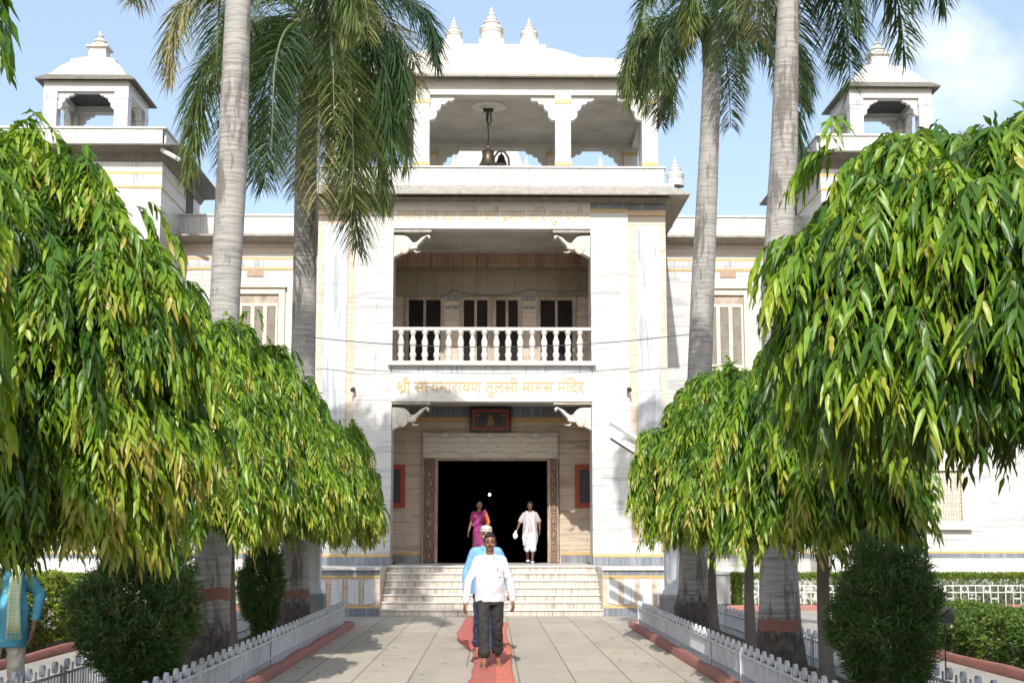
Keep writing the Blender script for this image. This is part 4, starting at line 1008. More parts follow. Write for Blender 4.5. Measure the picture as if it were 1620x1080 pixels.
    B = np.concatenate(B); D = np.concatenate(D); Ln = np.concatenate(Ln); Wd = np.concatenate(Wd); Tn = np.concatenate(Tn)
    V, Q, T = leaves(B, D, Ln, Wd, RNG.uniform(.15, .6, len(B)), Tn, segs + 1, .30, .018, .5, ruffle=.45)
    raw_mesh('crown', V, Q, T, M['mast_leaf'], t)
    # the twigs the leaves hang from
    ks = np.linspace(0, 1, 6); tv = np.zeros((nt_, 6, 2, 3)); wv_ = np.stack([side[:, 0], side[:, 1], side[:, 2]], 1)
    for i_, s_ in enumerate(ks):
        pos = C + out * (TL * spread * (s_ - .35 * s_ * s_))[:, None]; pos[:, 2] -= TL * hang * s_ ** 1.7
        tv[:, i_, 0] = pos - wv_ * .0035 * (1.2 - s_); tv[:, i_, 1] = pos + wv_ * .0035 * (1.2 - s_)
    ix = np.arange(nt_) * 12; qq = np.concatenate([np.stack([ix + 2 * i_, ix + 2 * i_ + 1, ix + 2 * i_ + 3, ix + 2 * i_ + 2], 1) for i_ in range(5)])
    o_ = raw_mesh('twigs', tv.reshape(-1, 3), qq, np.zeros(nt_ * 12), M['twig'], t); o_['kind'] = 'stuff'
    return t
UND = [(-3.75 + .85 * ((i * .618) % 1), 8.85 + .5 * ((i * .377) % 1), 1.86 + .16 * ((i * .71) % 1), .2, -.5, -.2) for i in range(110)]
SPR = [(-2.42, 6.0 + .06 * i, 4.28 - .05 * (i % 3), 1, -.1 * i, .25) for i in range(5)] + [(-2.35, 5.9, 3.35, 1, 0, .1), (-2.3, 6.1, 3.1, 1, .2, 0), (-2.3, 5.8, 2.9, 1, -.2, 0)]
mast_tree(-3.62, 6.0, 4.5, 1.40, 1.90, 'nearest mast tree at the left edge, only drooping leaf tips in view', 26000, .17, extra=SPR)
mast_tree(-3.50, 9.8, 4.62, 1.24, 1.50, 'tall mast tree filling the left edge in front of the left tower', 92000, .122, .26, cone=-.05, pw=.8, extra=UND)
mast_tree(-3.45, 15.0, 4.28, 1.22, 1.62, 'mast tree behind the wide dark juniper on the left, its trunk half hidden', 74000, .118, segs=3)
mast_tree(-3.45, 19.3, 4.70, 1.34, 1.58, 'left mast tree with a slim pale trunk between the two left palms', 70000, .120, segs=3, cone=.42)
mast_tree(-3.45, 26.0, 4.25, 1.44, 1.52, 'last left mast tree, its rounded crown against the left big pillar', 60000, .122, segs=3, cone=.1)
mast_tree(-3.45, 22.9, 4.35, 1.25, 1.6, 'mast tree between the columnar shrub and the far left palm', 40000, .125, segs=3)
mast_tree(3.95, 5.2, 4.2, 1.25, 2.25, 'nearest mast tree on the right side, above the right edge', 16000, .17)
mast_tree(3.82, 9.6, 4.46, 1.86, 2.38, 'big mast tree with large drooping leaves hiding the right tower', 66000, .175, .215, spread=.80, hang=.55, seedtone=-.22, clump=.6, cone=-.08, pw=.62, shoots=.06)
mast_tree(3.45, 14.8, 4.10, 1.00, 1.62, 'right mast tree with a straight slim trunk beside the round juniper', 34000, .15, segs=3, seedtone=-.05)
mast_tree(3.45, 19.0, 4.05, 1.12, 1.60, 'right mast tree with a thin trunk just behind the thick banded palm', 44000, .128, segs=3)
mast_tree(3.45, 22.2, 4.35, 1.15, 1.60, 'farthest right mast tree, its crown against the right big pillar', 52000, .122, segs=3)

# ------------------------------------------------------------------ royal palms
def palm(x, y, trunk, label, fronds, band=None, nfr=0, flen=3.4, pods=False, root=.34, droopmul=1.):
    """trunk: list of (dx, z, radius); fronds: list of (azimuth deg, start elevation, length)"""
    t = thing('palm_tree', label, 'palm', (x, y, 0), 'tall royal palms beside the path')
    path = [(x + a, y + (c_[3] if len(c_) > 3 else 0), z) for c_ in trunk for a, z in [(c_[0], c_[1])]]; rad = [c_[2] for c_ in trunk]
    # dense resample
    m = MB(); pp = []; rr = []
    for i in range(len(path) - 1):
        for k in range(10):
            f = k / 10; pp.append(Vector(path[i]).lerp(Vector(path[i + 1]), f)); rr.append(rad[i] * (1 - f) + rad[i + 1] * f)
    pp.append(Vector(path[-1])); rr.append(rad[-1])
    sm = list(rr)
    for _ in range(6): sm = [sm[0]] + [(sm[i - 1] + sm[i] + sm[i + 1]) / 3 for i in range(1, len(sm) - 1)] + [sm[-1]]
    rings_ = []
    for i, (p, r) in enumerate(zip(pp, sm)):
        ring = []
        for k in range(24):
            th = 2 * math.pi * k / 24
            q = r * (1 + (.10 * math.sin(th * 5 + p.z * 9) + .07 * math.sin(th * 11 - p.z * 14)) * max(0, 1 - p.z / .95) + .006 * math.sin(i * 2.1))
            ring.append((p.x + q * math.cos(th), p.y + q * math.sin(th), p.z))
        rings_.append(ring)
    m.rings(rings_); m.build('trunk', M['palm_bark'], t, smooth='all')
    if band:
        z0, z1 = band
        def at(z):
            for i in range(len(pp) - 1):
                if pp[i + 1].z >= z: f = (z - pp[i].z) / max(1e-6, pp[i + 1].z - pp[i].z); return pp[i].lerp(pp[i + 1], f), sm[i] * (1 - f) + sm[i + 1] * f
        rs = []
        for k in range(5):
            z = z0 + (z1 - z0) * k / 4; c, r = at(z)
            rs.append([(c.x + (r * (1.0 + (.10 * math.sin(2 * math.pi * q / 24 * 5 + z * 9) + .07 * math.sin(2 * math.pi * q / 24 * 11 - z * 14)) * max(0, 1 - z / .95)) + .004) * math.cos(2 * math.pi * q / 24), c.y + (r * (1.0 + (.10 * math.sin(2 * math.pi * q / 24 * 5 + z * 9) + .07 * math.sin(2 * math.pi * q / 24 * 11 - z * 14)) * max(0, 1 - z / .95)) + .004) * math.sin(2 * math.pi * q / 24), z + .012 * math.sin(q * 1.3)) for q in range(24)])
        MB().rings(rs, cap=False).build('painted_band', M['red_paint'], t, smooth='all')
    top = pp[-1]; rt = sm[-1]
    MB().tube([top - Vector((0, 0, .25)), top + Vector((0, 0, .3)), top + Vector((.02, 0, .8)), top + Vector((.02, 0, 1.3))], [rt * 1.05, rt * 1.15, rt * .8, rt * .35], 14).build('crownshaft', M['shaft'], t, smooth=True)
    for az, el, fl in fronds:
        frond(t, top + Vector((0, 0, .55 + RNG.uniform(-.2, .3))), az, el, fl, droopmul)
    if pods:
        B = []; D = []; 
        m = MB()
        for k in range(5):
            az = R(RNG.uniform(200, 340)); c = top + Vector((0, 0, -.1)); e = c + Vector((math.cos(az) * .45, math.sin(az) * .45, -.1 + .2 * RNG.random()))
            m.tube([c, (c + e) / 2 + Vector((0, 0, .12)), e], [.03, .022, .015], 5)
            for q in range(90):
                B.append(np.array(e) + RNG.normal(0, .12, 3)); D.append(RNG.normal(0, .22, 3) + np.array([0, 0, -1]))
        m.build('flower_stalk', M['branch'], t)
        B = np.array(B); D = np.array(D); n_ = len(B)
        V, Q, T = leaves(B, D, RNG.uniform(.4, .85, n_), np.full(n_, .016), np.full(n_, .1), np.full(n_, .97), 3, .1, .02, .8, tipw=.3)
        raw_mesh('flower_spray', V, Q, T, M['palm_leaf'], t)
    return t
M['shaft'] = mottled('green_crownshaft', (.15, .18, .08), (.10, .13, .06), 3, .5, .1)
def frond(t, o, az, el, fl, droopmul=1.):
    a = R(az); e = R(el); hv = np.array([math.cos(a), math.sin(a), 0.]); n_ = 26
    p = np.array(o, dtype=float); pts = [p.copy()]; tang = []
    elv = e; st = fl / n_
    for i in range(n_):
        d = hv * math.cos(elv) + np.array([0, 0, math.sin(elv)]); tang.append(d)
        p = p + d * st; pts.append(p.copy())
        elv -= (R(150) * droopmul / n_) * (.55 + .9 * (i / n_)) * (1 if elv > R(-82) else .02)
    tang.append(tang[-1])
    m = MB(); m.tube([tuple(q) for q in pts[::2]], [.035 * (1 - .85 * i / 13) for i in range(len(pts[::2]))], 6)
    tone = float(np.clip(RNG.normal(.45, .18), .05, .85))
    if RNG.random() < .12: tone = .93
    rc = m.build('rachis', M['shaft'], t, smooth='all')
    pts = np.array(pts); tang = np.array(tang)
    nl = int(fl * 52); s_ = (np.arange(nl) + .5) / nl * .90 + .10; f = s_ * n_; i0 = np.minimum(f.astype(int), n_ - 1); fr = (f - i0)[:, None]
    base = pts[i0] * (1 - fr) + pts[i0 + 1] * fr; tg = tang[i0]
    side = np.cross(tg, np.array([[0, 0, 1.]])); side = unit(side + 1e-3); nrm = np.cross(side, tg)
    Bs = []; Ds = []; Ls = []; Ts = []
    for sg in (-1, 1):
        plane = RNG.choice([-.5, .1, .75], nl)[:, None]
        d = side * sg * .95 + tg * .62 + nrm * plane * .7 + RNG.normal(0, .13, (nl, 3))
        Bs.append(base); Ds.append(d); Ls.append(fl * .185 * np.sin(np.pi * (.12 + .80 * s_)) ** .7 * RNG.uniform(.85, 1.12, nl)); Ts.append(tone + RNG.normal(0, .08, nl) + .12 * (s_ > .85))
    B = np.concatenate(Bs); D = np.concatenate(Ds); Ln = np.concatenate(Ls); T = np.concatenate(Ts)
    V, Q, T = leaves(B, D, Ln, np.full(len(B), .024), RNG.uniform(.35, .85, len(B)), T, 4, .35, .012, .4)
    raw_mesh('frond_leaflets', V, Q, T, M['palm_leaf'], rc)
def zt(v, Y): return zz(v, Y)
# near left palm: tall, crown above the picture
Y1 = 17.0
def tx(u, v, Y, x0): return xx(u, v, Y) - x0
xl = xx(322, 1070, Y1)
palm(xl, Y1, [(0, 0, .33), (.02, .35, .29), (.04, .75, .235), (.07, 1.3, .215), (tx(345, 700, Y1, xl), zt(700, Y1), .20), (tx(356, 470, Y1, xl), zt(470, Y1), .178), (tx(368, 250, Y1, xl), zt(250, Y1), .185), (tx(377, 0, Y1, xl), zt(0, Y1), .155), (tx(383, -100, Y1, xl), zt(-100, Y1), .15)],
     'tallest left palm with stained pale trunk rising out of the picture', [(180, 50, 4.7), (170, 42, 4.5), (188, 58, 3.8), (160, 22, 2.5), (140, 40, 3.0), (5, -8, 2.7), (15, 30, 2.8), (350, 5, 2.6), (75, 45, 3.2), (285, 50, 2.4), (110, 10, 3.0), (50, 0, 3.0)], (zt(948, Y1), zt(928, Y1)))
Y2 = 24.3
xl = xx(460, 1003, Y2)
palm(xl, Y2, [(0, 0, .36), (.0, .4, .33), (.02, .8, .27), (.04, 1.4, .235), (tx(477, 700, Y2, xl), zt(700, Y2), .215), (tx(482, 450, Y2, xl), zt(450, Y2), .205), (tx(484, 250, Y2, xl), zt(250, Y2), .19), (tx(490, 90, Y2, xl), zt(90, Y2), .17)],
     'left palm with dense drooping crown in front of the bell pavilion', [(i * 47 + 10, 44 - (i * 29) % 66, (3.9 if math.cos(R(i * 47 + 10)) < .3 else 3.1) + .4 * math.sin(i * 2.1)) for i in range(17)] + [(200, -20, 3.4), (340, -12, 3.6), (285, -25, 4.2), (250, -20, 4.0), (310, -25, 4.2), (0, -25, 3.9), (20, -5, 3.7), (325, -40, 4.3)], (zt(944, Y2), zt(932, Y2)), pods=True, droopmul=1.05)
xr = xx(1236, 1063, Y1)
palm(xr, Y1, [(0, 0, .31), (0, .35, .275), (0, .75, .245), (.0, 1.3, .225), (tx(1232, 700, Y1, xr), zt(700, Y1), .195), (tx(1228, 450, Y1, xr), zt(450, Y1), .178), (tx(1240, 250, Y1, xr), zt(250, Y1), .172), (tx(1246, 30, Y1, xr), zt(30, Y1), .135), (tx(1250, -60, Y1, xr), zt(-60, Y1), .13)],
     'tallest right palm with ringed pale trunk and a red painted band', [(5, 28, 2.9), (350, 40, 2.7), (25, 18, 2.8), (335, 15, 2.4), (180, 25, 2.6), (195, 5, 2.4), (160, 35, 2.7), (215, 45, 2.3), (300, 55, 2.2), (90, 35, 3.0), (60, 30, 3.0), (125, 30, 3.0), (250, 70, 2.2), (45, 0, 2.6), (75, 0, 2.6), (330, -20, 2.0)], (zt(996, Y1), zt(978, Y1)))
xr = xx(1098, 1003, Y2)
palm(xr, Y2, [(0, 0, .37), (0, .4, .33), (.02, .8, .275), (.03, 1.4, .25), (tx(1103, 700, Y2, xr), zt(700, Y2), .215), (tx(1112, 450, Y2, xr), zt(450, Y2), .205), (tx(1121, 250, Y2, xr), zt(250, Y2), .175), (tx(1127, 95, Y2, xr), zt(95, Y2), .16)],
     'right palm beside the lamp post, its crown touching the bell pavilion', [(i * 51 + 20, 55 - (i * 31) % 60, 2.5 + .4 * math.sin(i * 1.7)) for i in range(13)] + [(182, 15, 2.6), (195, 0, 2.6), (165, 25, 2.5), (335, -5, 3.2), (350, 15, 2.8), (200, -20, 2.3)], droopmul=1.08)

# ------------------------------------------------------------------ junipers, hedges
def needles(name, x, y, z0, z1, rx, n_, label, cat='shrub', mat='juniper', group=None, ry=None, blade=.075, flat=.0, cone=0.):
    t = thing(name, label, cat, (x, y, 0), group)
    m = MB()
    for i in range(7):
        a = i * 2.4; m.tube([(x + .03 * math.cos(a), y + .03 * math.sin(a), 0), (x + .12 * math.cos(a), y + .12 * math.sin(a), z0 + .3), (x + rx * .5 * math.cos(a), y + rx * .5 * math.sin(a), (z0 + z1) / 2 + .2)], [.03, .022, .01], 6)
    m.build('stem', M['branch'], t)
    ry = ry or rx; nt_ = n_ // 14
    u = unit(RNG.normal(0, 1, (nt_, 3))); dep = 1 - np.abs(RNG.normal(0, .17, nt_)); dep *= 1 + .10 * np.sin(u[:, 0] * 7 + x) + .09 * np.sin(u[:, 2] * 9 + u[:, 1] * 5) + .06 * np.sin(u[:, 0] * 17 + u[:, 2] * 13)
    zc_ = z0 + (z1 - z0) * .55; H_ = (z1 - z0) / 2
    C = np.stack([x + u[:, 0] * rx * dep, y + u[:, 1] * ry * dep, zc_ + u[:, 2] * H_ * dep], 1)
    zr_ = np.clip((C[:, 2] - z0) / (z1 - z0), 0, 1); shr = np.where(zr_ < .62, .34 + .66 * (zr_ / .62) ** .8, 1.) * (1 - cone * zr_)
    C[:, 0] = x + (C[:, 0] - x) * shr; C[:, 1] = y + (C[:, 1] - y) * shr
    ax = unit(np.stack([u[:, 0] * .6, u[:, 1] * .6, np.full(nt_, .8)], 1) + RNG.normal(0, .35, (nt_, 3)))
    B = []; D = []; T = []; tn = np.clip(RNG.normal(.4, .22, nt_), 0, .95); tn[RNG.random(nt_) < .05] = 1.
    for k in range(14):
        B.append(C + ax * (blade * 1.6 * k / 14)[..., None] if False else C + ax * (blade * 1.6 * k / 14)); D.append(ax * .9 + RNG.normal(0, .5, (nt_, 3))); T.append(tn + RNG.normal(0, .05, nt_))
    B = np.concatenate(B); D = np.concatenate(D); T = np.concatenate(T); k = len(B)
    V, Q, T = leaves(B, D, np.full(k, blade) * RNG.uniform(.7, 1.3, k), np.full(k, blade * .17), np.full(k, .15), T, 2, .2, 0, .8)
    raw_mesh('foliage', V, Q, T, M[mat], t); return t
needles('juniper_shrub', xx(213, 1000, 13.7), 13.7, -.02, zz(880, 13.7), .54, 56000, 'wide dark juniper inside the left fence, below the nearest mast trees', group='dark junipers inside the fences')
needles('juniper_shrub', xx(1400, 1000, 12.6), 12.6, -.05, zz(890, 12.6), .435, 50000, 'round dark juniper inside the right fence beside a slim trunk', group='dark junipers inside the fences')
needles('juniper_shrub', xx(411, 1000, 21.2), 21.2, .05, zz(872, 21.2), .28, 26000, 'narrow upright juniper between the two left palms', group='dark junipers inside the fences')

def hedge(x0, x1, y0, y1, z1, n_, label, mat='hedge', blade=.08, box=False, lumps=.12):
    # points near the top and sides, clumped
    nt_ = n_ // 12
    p = RNG.random((nt_, 3)); face = RNG.random(nt_); j = np.abs(RNG.normal(0, .07, nt_))
    X = x0 + (x1 - x0) * p[:, 0]; Yp = y0 + (y1 - y0) * p[:, 1]; Z = z1 * (.08 + .92 * p[:, 2])
    topf = face < .42; Z[topf] = z1 - j[topf]
    fr = (face >= .42) & (face < .64); Yp[fr] = y0 + j[fr]
    s1 = (face >= .64) & (face < .82); X[s1] = x0 + j[s1]
    s2 = face >= .82; X[s2] = x1 - j[s2]
    amp = 0 if box else lumps
    lum = amp * (np.sin(X * 3.1 + Yp * 1.3) + .8 * np.sin(Yp * 2.3 - X * 1.7) + .6 * np.sin(X * 6.1 + Yp * 5.2 + Z * 5))
    Z = Z * (1 + lum * .55)
    cx_ = (x0 + x1) / 2; X = cx_ + (X - cx_) * (1 + lum * .5); inn = RNG.random(nt_) < .2; X = np.where(inn, cx_ + (X - cx_) * RNG.uniform(.3, 1, nt_), X)
    if not box:
        k = np.clip((Z / z1 - .6) / .4, 0, 1); X = cx_ + (X - cx_) * (1 - .22 * k ** 2)
    C = np.stack([X, Yp, Z], 1)
    ax = unit(np.stack([(X - cx_) / (x1 - x0), RNG.normal(-.2, .4, nt_), np.full(nt_, .9)], 1) + RNG.normal(0, .3, (nt_, 3)))
    tn = np.clip(RNG.normal(.45, .2, nt_) + lum * .8, 0, 1)
    B = []; D = []; T = []
    for k in range(12):
        B.append(C + ax * (blade * (k / 12 - .3))); D.append(ax * .7 + RNG.normal(0, .55, (nt_, 3))); T.append(tn + .015 * k + RNG.normal(0, .05, nt_))
    B = np.concatenate(B); D = np.concatenate(D); T = np.concatenate(T); k = len(B)
    V, Q, T = leaves(B, D, np.full(k, blade) * RNG.uniform(.7, 1.3, k), np.full(k, blade * .28), np.full(k, .3), T, 2, .2, 0, .8)
    t = raw_mesh('hedge', V, Q, T, M[mat], None, ((x0 + x1) / 2, (y0 + y1) / 2, 0)); tag(t, label, 'hedge')
    return t
hedge(-8.3, -6.75, 15.2, 24.6, .98, 190000, 'bright yellow green hedge behind the man in the blue tunic')
hedge(6.55, 8.2, 14.5, 24.3, .58, 110000, 'low dark green bushy hedge beside the small notice board', mat='hedge_dark')
hedge(5.9, 15.5, 34.55, 35.4, .83, 90000, 'clipped hedge behind the white ring railing before the right wall', box=True, blade=.06)
hedge(-15.5, -5.9, 34.55, 35.4, .83, 80000, 'clipped hedge along the foot of the left tower wall', box=True, blade=.06)

# ------------------------------------------------------------------ fences
def fence(x, y0, y1, h, label, base=.02):
    t = thing('iron_fence', label, 'fence', (x, y0, 0), 'low silver picket fences edging the planting strips')
    for z in (h * .30, h * .80):
        MB().box(x - .012, x + .012, y0, y1, base + z - .012, base + z + .012).build('rail', M['fence'], t)
    m = MB(); k = 0; y = y0 + .04
    while y < y1:
        if k % 4 == 2: m.box(x - .006, x + .006, y - .020, y + .020, base, base + h)
        elif k % 4 == 0:
            m.box(x - .006, x + .006, y - .012, y + .012, base, base + h * .84)
            r = .055; ring = []; cz_ = base + h * .86 + r
            pts = [(r * math.cos(a), r * math.sin(a)) for a in [i * math.pi / 7 for i in range(14)]]
            for (ri, xo) in ((1, -.016), (1, .016), (.82, .016), (.82, -.016)): ring.append([(x + xo, y + p[0] * ri, cz_ + p[1] * ri) for p in pts])
            ring.append(ring[0]); m.rings(ring, cap=False)
        else: m.box(x - .006, x + .006, y - .012, y + .012, base, base + h * .80)
        y += .095; k += 1
    m.build('picket_row', M['fence'], t)
    p = MB(); y = y0
    p = None
    ys = []
    while y <= y1 + .01: ys.append(y); y += (y1 - y0) / 8
    for q, yy in enumerate(ys):
        MB().box(x - .02, x + .02, yy - .025, yy + .025, 0, base + h * .95).build('post', M['fence'], t)
    return t
fence(2.80, 9.5, 27.45, .43, 'silver picket fence along the right edge of the paved path')
fence(-2.80, 9.5, 27.45, .43, 'silver picket fence along the left edge of the paved path')
fence(4.10, 9.5, 27.45, .43, 'silver picket fence behind the right row of trees')
fence(-4.10, 9.5, 27.45, .43, 'silver picket fence behind the left row of trees, beside the man in blue')
def ring_rail(x0, x1, y, label):
    t = thing('ring_railing', label, 'railing', (x0, y, 0), 'white railings with rings before the hedges')
    m = MB(); x = x0
    for z in (.08, .40, .56): m.box(x0, x1, y - .012, y + .012, z - .012, z + .012)
    k = 0
    while x < x1:
        m.box(x - .010, x + .010, y - .010, y + .010, .02, .56)
        if k % 3 == 1: m.tube([(x + .09 + .075 * math.cos(a), y, .48 + .075 * math.sin(a)) for a in [i * math.pi / 6 for i in range(13)]], .014, 5)
        elif k % 3 == 2: m.box(x, x + .18, y - .01, y + .01, .24, .27); 
        x += .18; k += 1
    m.build('lattice', M['fence_white'], t)
ring_rail(6.2, 15.4, 34.42, 'white ring patterned railing in front of the right clipped hedge')
ring_rail(-15.4, -6.2, 34.42, 'white ring patterned railing in front of the left clipped hedge')

# lamp posts
for s in (-1, 1):
    x, y = s * 3.42 if s > 0 else -3.44, 27.1 if s > 0 else 27.8
    t = thing('lamp_post', 'square grey lamp post on a cement plinth at the end of the %s fences' % ('right' if s > 0 else 'left'), 'lamp post', (x, y, 0), 'square lamp posts at the ends of the planting strips')
    MB().rect_loft([(x - .27, x + .27, y - .27, y + .27, 0), (x - .25, x + .25, y - .25, y + .25, .06), (x - .235, x + .235, y - .235, y + .235, .58), (x - .20, x + .20, y - .20, y + .20, .62)]).build('plinth', M['plinth'], t, bevel=.01)
    MB().box(x - .15, x + .15, y - .15, y + .15, .62, 3.3).box(x - .18, x + .18, y - .18, y + .18, .615, .70).build('shaft', M['post'], t, bevel=.012)
    q = MB(); n_ = 10
    pts = [(x - .07, .95), (x + .07, .95)] ; arc = [(x + .07 * math.cos(a), 2.6 + .07 * math.sin(a)) for a in [i * math.pi / 8 for i in range(9)]]; arc2 = [(x + .07 * math.cos(a), .95 + .07 * math.sin(a)) for a in [math.pi + i * math.pi / 8 for i in range(9)]]
    q.tube([(a, y - .152, b) for a, b in arc + arc2 + [arc[0]]], .010, 5); q.build('panel_moulding', M['post'], t, smooth='all')
    MB().box(x - .2, x + .2, y - .2, y + .2, 3.3, 3.36).build('cap', M['post'], t, bevel=.01)
    a = Vector((x, y, 2.95)); b = Vector((s * (2.50 if s > 0 else 3.0), y - .15, 3.50 if s > 0 else 3.3))
    MB().tube([a, a.lerp(b, .5) + Vector((0, 0, .04)), b], .025, 8).build('arm', M['post'], t, smooth=True)
    for k, off in enumerate((-.10, .12)):
        c = Vector((s * (2.62 if s > 0 else 3.15), y - .1, 3.46 if s > 0 else 3.2)) + Vector((0, 0, off + .06 * k)); ax = Vector((s * -.83, -.05, .52)).normalized(); ay = Vector((0, 1, 0)); ay = (ay - ax * ay.dot(ax)).normalized(); az = ax.cross(ay) * (1 if s < 0 else -1)
        ho = MB().obox(c, ax, ay, az, .42, .09, .035).build('lamp_casing', M['white_fixture'], t, bevel=.012)
        MB().obox(c - az * .045, ax, ay, az, .40, .06, .012).build('tube', M['iron'] if k == 0 else M['white_fixture'], ho)
# notice board on a stick
p = P(1496, 1075, 15.4)
t = thing('notice_board', 'small dark blank notice board on a thin stick before the right hedge', 'sign', (p.x, 15.4, 0))
MB().tube([(p.x, 15.4, 0), (p.x + .02, 15.4, .95)], .008, 6).build('stick', M['iron'], t)
zb_ = zz(985, 15.4); MB().obox((p.x + .035, 15.38, zz(972.5, 15.4)), Vector((.98, .1, -.12)).normalized(), Vector((-.1, 1, 0)).normalized(), Vector((.12, 0, 1)).normalized(), .082, .008, .085).build('board', M['iron'], t, bevel=.003)
# low weeds and litter on the soil
def scatter(name, n_, xr_, yr_, blade, mat, label, tone=.4, z=.03):
    C = np.stack([RNG.uniform(*xr_, n_), RNG.uniform(*yr_, n_), np.full(n_, z)], 1); 
    B = np.repeat(C, 6, 0); k = len(B); D = RNG.normal(0, .6, (k, 3)); D[:, 2] = np.abs(D[:, 2]) + .4
    V, Q, T = leaves(B, D, np.full(k, blade) * RNG.uniform(.5, 1.3, k), np.full(k, blade * .16), np.full(k, .5), np.clip(RNG.normal(tone, .2, k), 0, 1), 3, .2, 0, .5)
    o = raw_mesh(name, V, Q, T, M[mat], None); tag(o, label, 'weeds', kind='stuff')
scatter('weeds', 500, (2.95, 4.0), (12, 27), .09, 'hedge_dark', 'scattered low weeds on the soil strip under the right trees', .5)
scatter('weeds', 500, (-4.0, -2.95), (12, 27), .09, 'hedge_dark', 'scattered low weeds on the soil strip under the left trees', .5)
def fallen(xr_, yr_, n_, label, z=.008, conc=None):
    B = np.stack([RNG.uniform(*xr_, n_), RNG.uniform(*yr_, n_), np.full(n_, z + .006)], 1); D = RNG.normal(0, 1, (n_, 3)); D[:, 2] = .03
    V, Q, T = leaves(B, D, RNG.uniform(.06, .16, n_), RNG.uniform(.02, .035, n_), np.full(n_, .02), np.clip(RNG.normal(.95, .06, n_), .8, 1), 3, .3, .01, .12)
    o = raw_mesh('fallen_leaves', V, Q, T, M['palm_leaf'], None); tag(o, label, 'fallen leaves', kind='stuff')
fallen((2.9, 4.1), (10, 27), 700, 'dry fallen leaves on the soil under the right row of trees', .04)
fallen((-4.1, -2.9), (10, 27), 700, 'dry fallen leaves on the soil under the left row of trees', .04)
fallen((1.6, 2.55), (16, 30), 26, 'a few dry leaves along the right side of the paved path', .002)
fallen((-2.55, -.3), (15.5, 28), 34, 'a few dry leaves on the left half of the paved path', .002)
# ------------------------------------------------------------------ people
M['white_cotton'] = cloth('white_cotton', (.66, .64, .67), (.56, .55, .59))
M['shaded_kurta'] = cloth('shaded_kurta', (.46, .43, .42), (.36, .33, .33))  # beige-grey kurta cloth, with porch shade mixed into its colour
M['black_trouser'] = cloth('black_trouser', (.028, .027, .028), (.045, .042, .042))
M['navy_trouser'] = cloth('navy_trouser', (.03, .04, .09), (.045, .06, .12))
M['sky_shirt'] = cloth('sky_blue_shirt', (.20, .42, .72), (.16, .35, .63))
M['teal_tunic'] = cloth('teal_blue_tunic', (.13, .42, .55), (.10, .34, .47), 'stripe')
M['offwhite'] = cloth('offwhite_trouser', (.62, .58, .50), (.52, .47, .40))
M['scarf'] = cloth('pale_green_scarf', (.55, .64, .42), (.62, .68, .52), 'check')
M['sari'] = cloth('magenta_sari', (.34, .045, .20), (.42, .07, .26), rough=.6)
M['sari_border'] = cloth('orange_sari_border', (.72, .20, .05), (.60, .13, .06), rough=.6)
M['blouse'] = cloth('dark_pink_blouse', (.25, .03, .10))
V3 = Vector
def hand(mb, w, d, palm_n, k=1., curl=.5, thumb=1):
    """w wrist, d pointing direction, palm_n palm normal"""
    d = d.normalized(); n = (palm_n - d * palm_n.dot(d)).normalized(); s = d.cross(n)
    c = w + d * .045 * k
    rot = Matrix((s, n, d)).transposed()
    mb.ell(c, (.040 * k, .017 * k, .055 * k), 12, rot)
    for i, (off, ln) in enumerate(((-.029, .066), (-.010, .076), (.010, .071), (.028, .056))):
        p0 = w + d * .080 * k + s * off * k * thumb; a = curl * (.8 + .15 * i)
        p1 = p0 + (d * math.cos(a * .5) + n * math.sin(a * .5)) * ln * .5 * k
        p2 = p1 + (d * math.cos(a * 1.4) + n * math.sin(a * 1.4)) * ln * .32 * k
        p3 = p2 + (d * math.cos(a * 2.1) + n * math.sin(a * 2.1)) * ln * .25 * k
        mb.cap(p0, p1, .0095 * k, .0088 * k, 8); mb.cap(p1, p2, .0088 * k, .008 * k, 8); mb.cap(p2, p3, .008 * k, .0068 * k, 8)
    t0 = w + d * .022 * k - s * .030 * k * thumb
    t1 = t0 + (d * .75 - s * .55 * thumb + n * .3).normalized() * .036 * k; t2 = t1 + (d * .9 - s * .1 * thumb + n * .35).normalized() * .03 * k
    mb.cap(t0, t1, .012 * k, .010 * k, 8); mb.cap(t1, t2, .010 * k, .008 * k, 8)
def foot(mb, a, yaw, pitch, k=1.):
    """a ankle; toes point to -Y turned by yaw; pitch lifts the heel"""
    rot = Matrix.Rotation(yaw, 3, 'Z') @ Matrix.Rotation(pitch, 3, 'X')
    def q(x, y, z): return a + rot @ V3((x * k, y * k, z * k))
    mb.cap(a, q(0, .03, -.045), .040 * k, .034 * k); mb.cap(q(0, .02, -.045), q(0, -.11, -.055), .034 * k, .026 * k); mb.cap(a, q(0, -.09, -.045), .034 * k, .024 * k)
    mb.ell(q(0, -.115, -.060), (.044 * k, .045 * k, .020 * k), 12, rot)
    for i, (x, r, l) in enumerate(((-.030, .012, .165), (-.010, .0095, .172), (.006, .009, .166), (.021, .0085, .156), (.034, .008, .143))):
        mb.cap(q(x, -.13, -.066), q(x * 1.05, -l, -.068), r * k, r * .9 * k, 8)
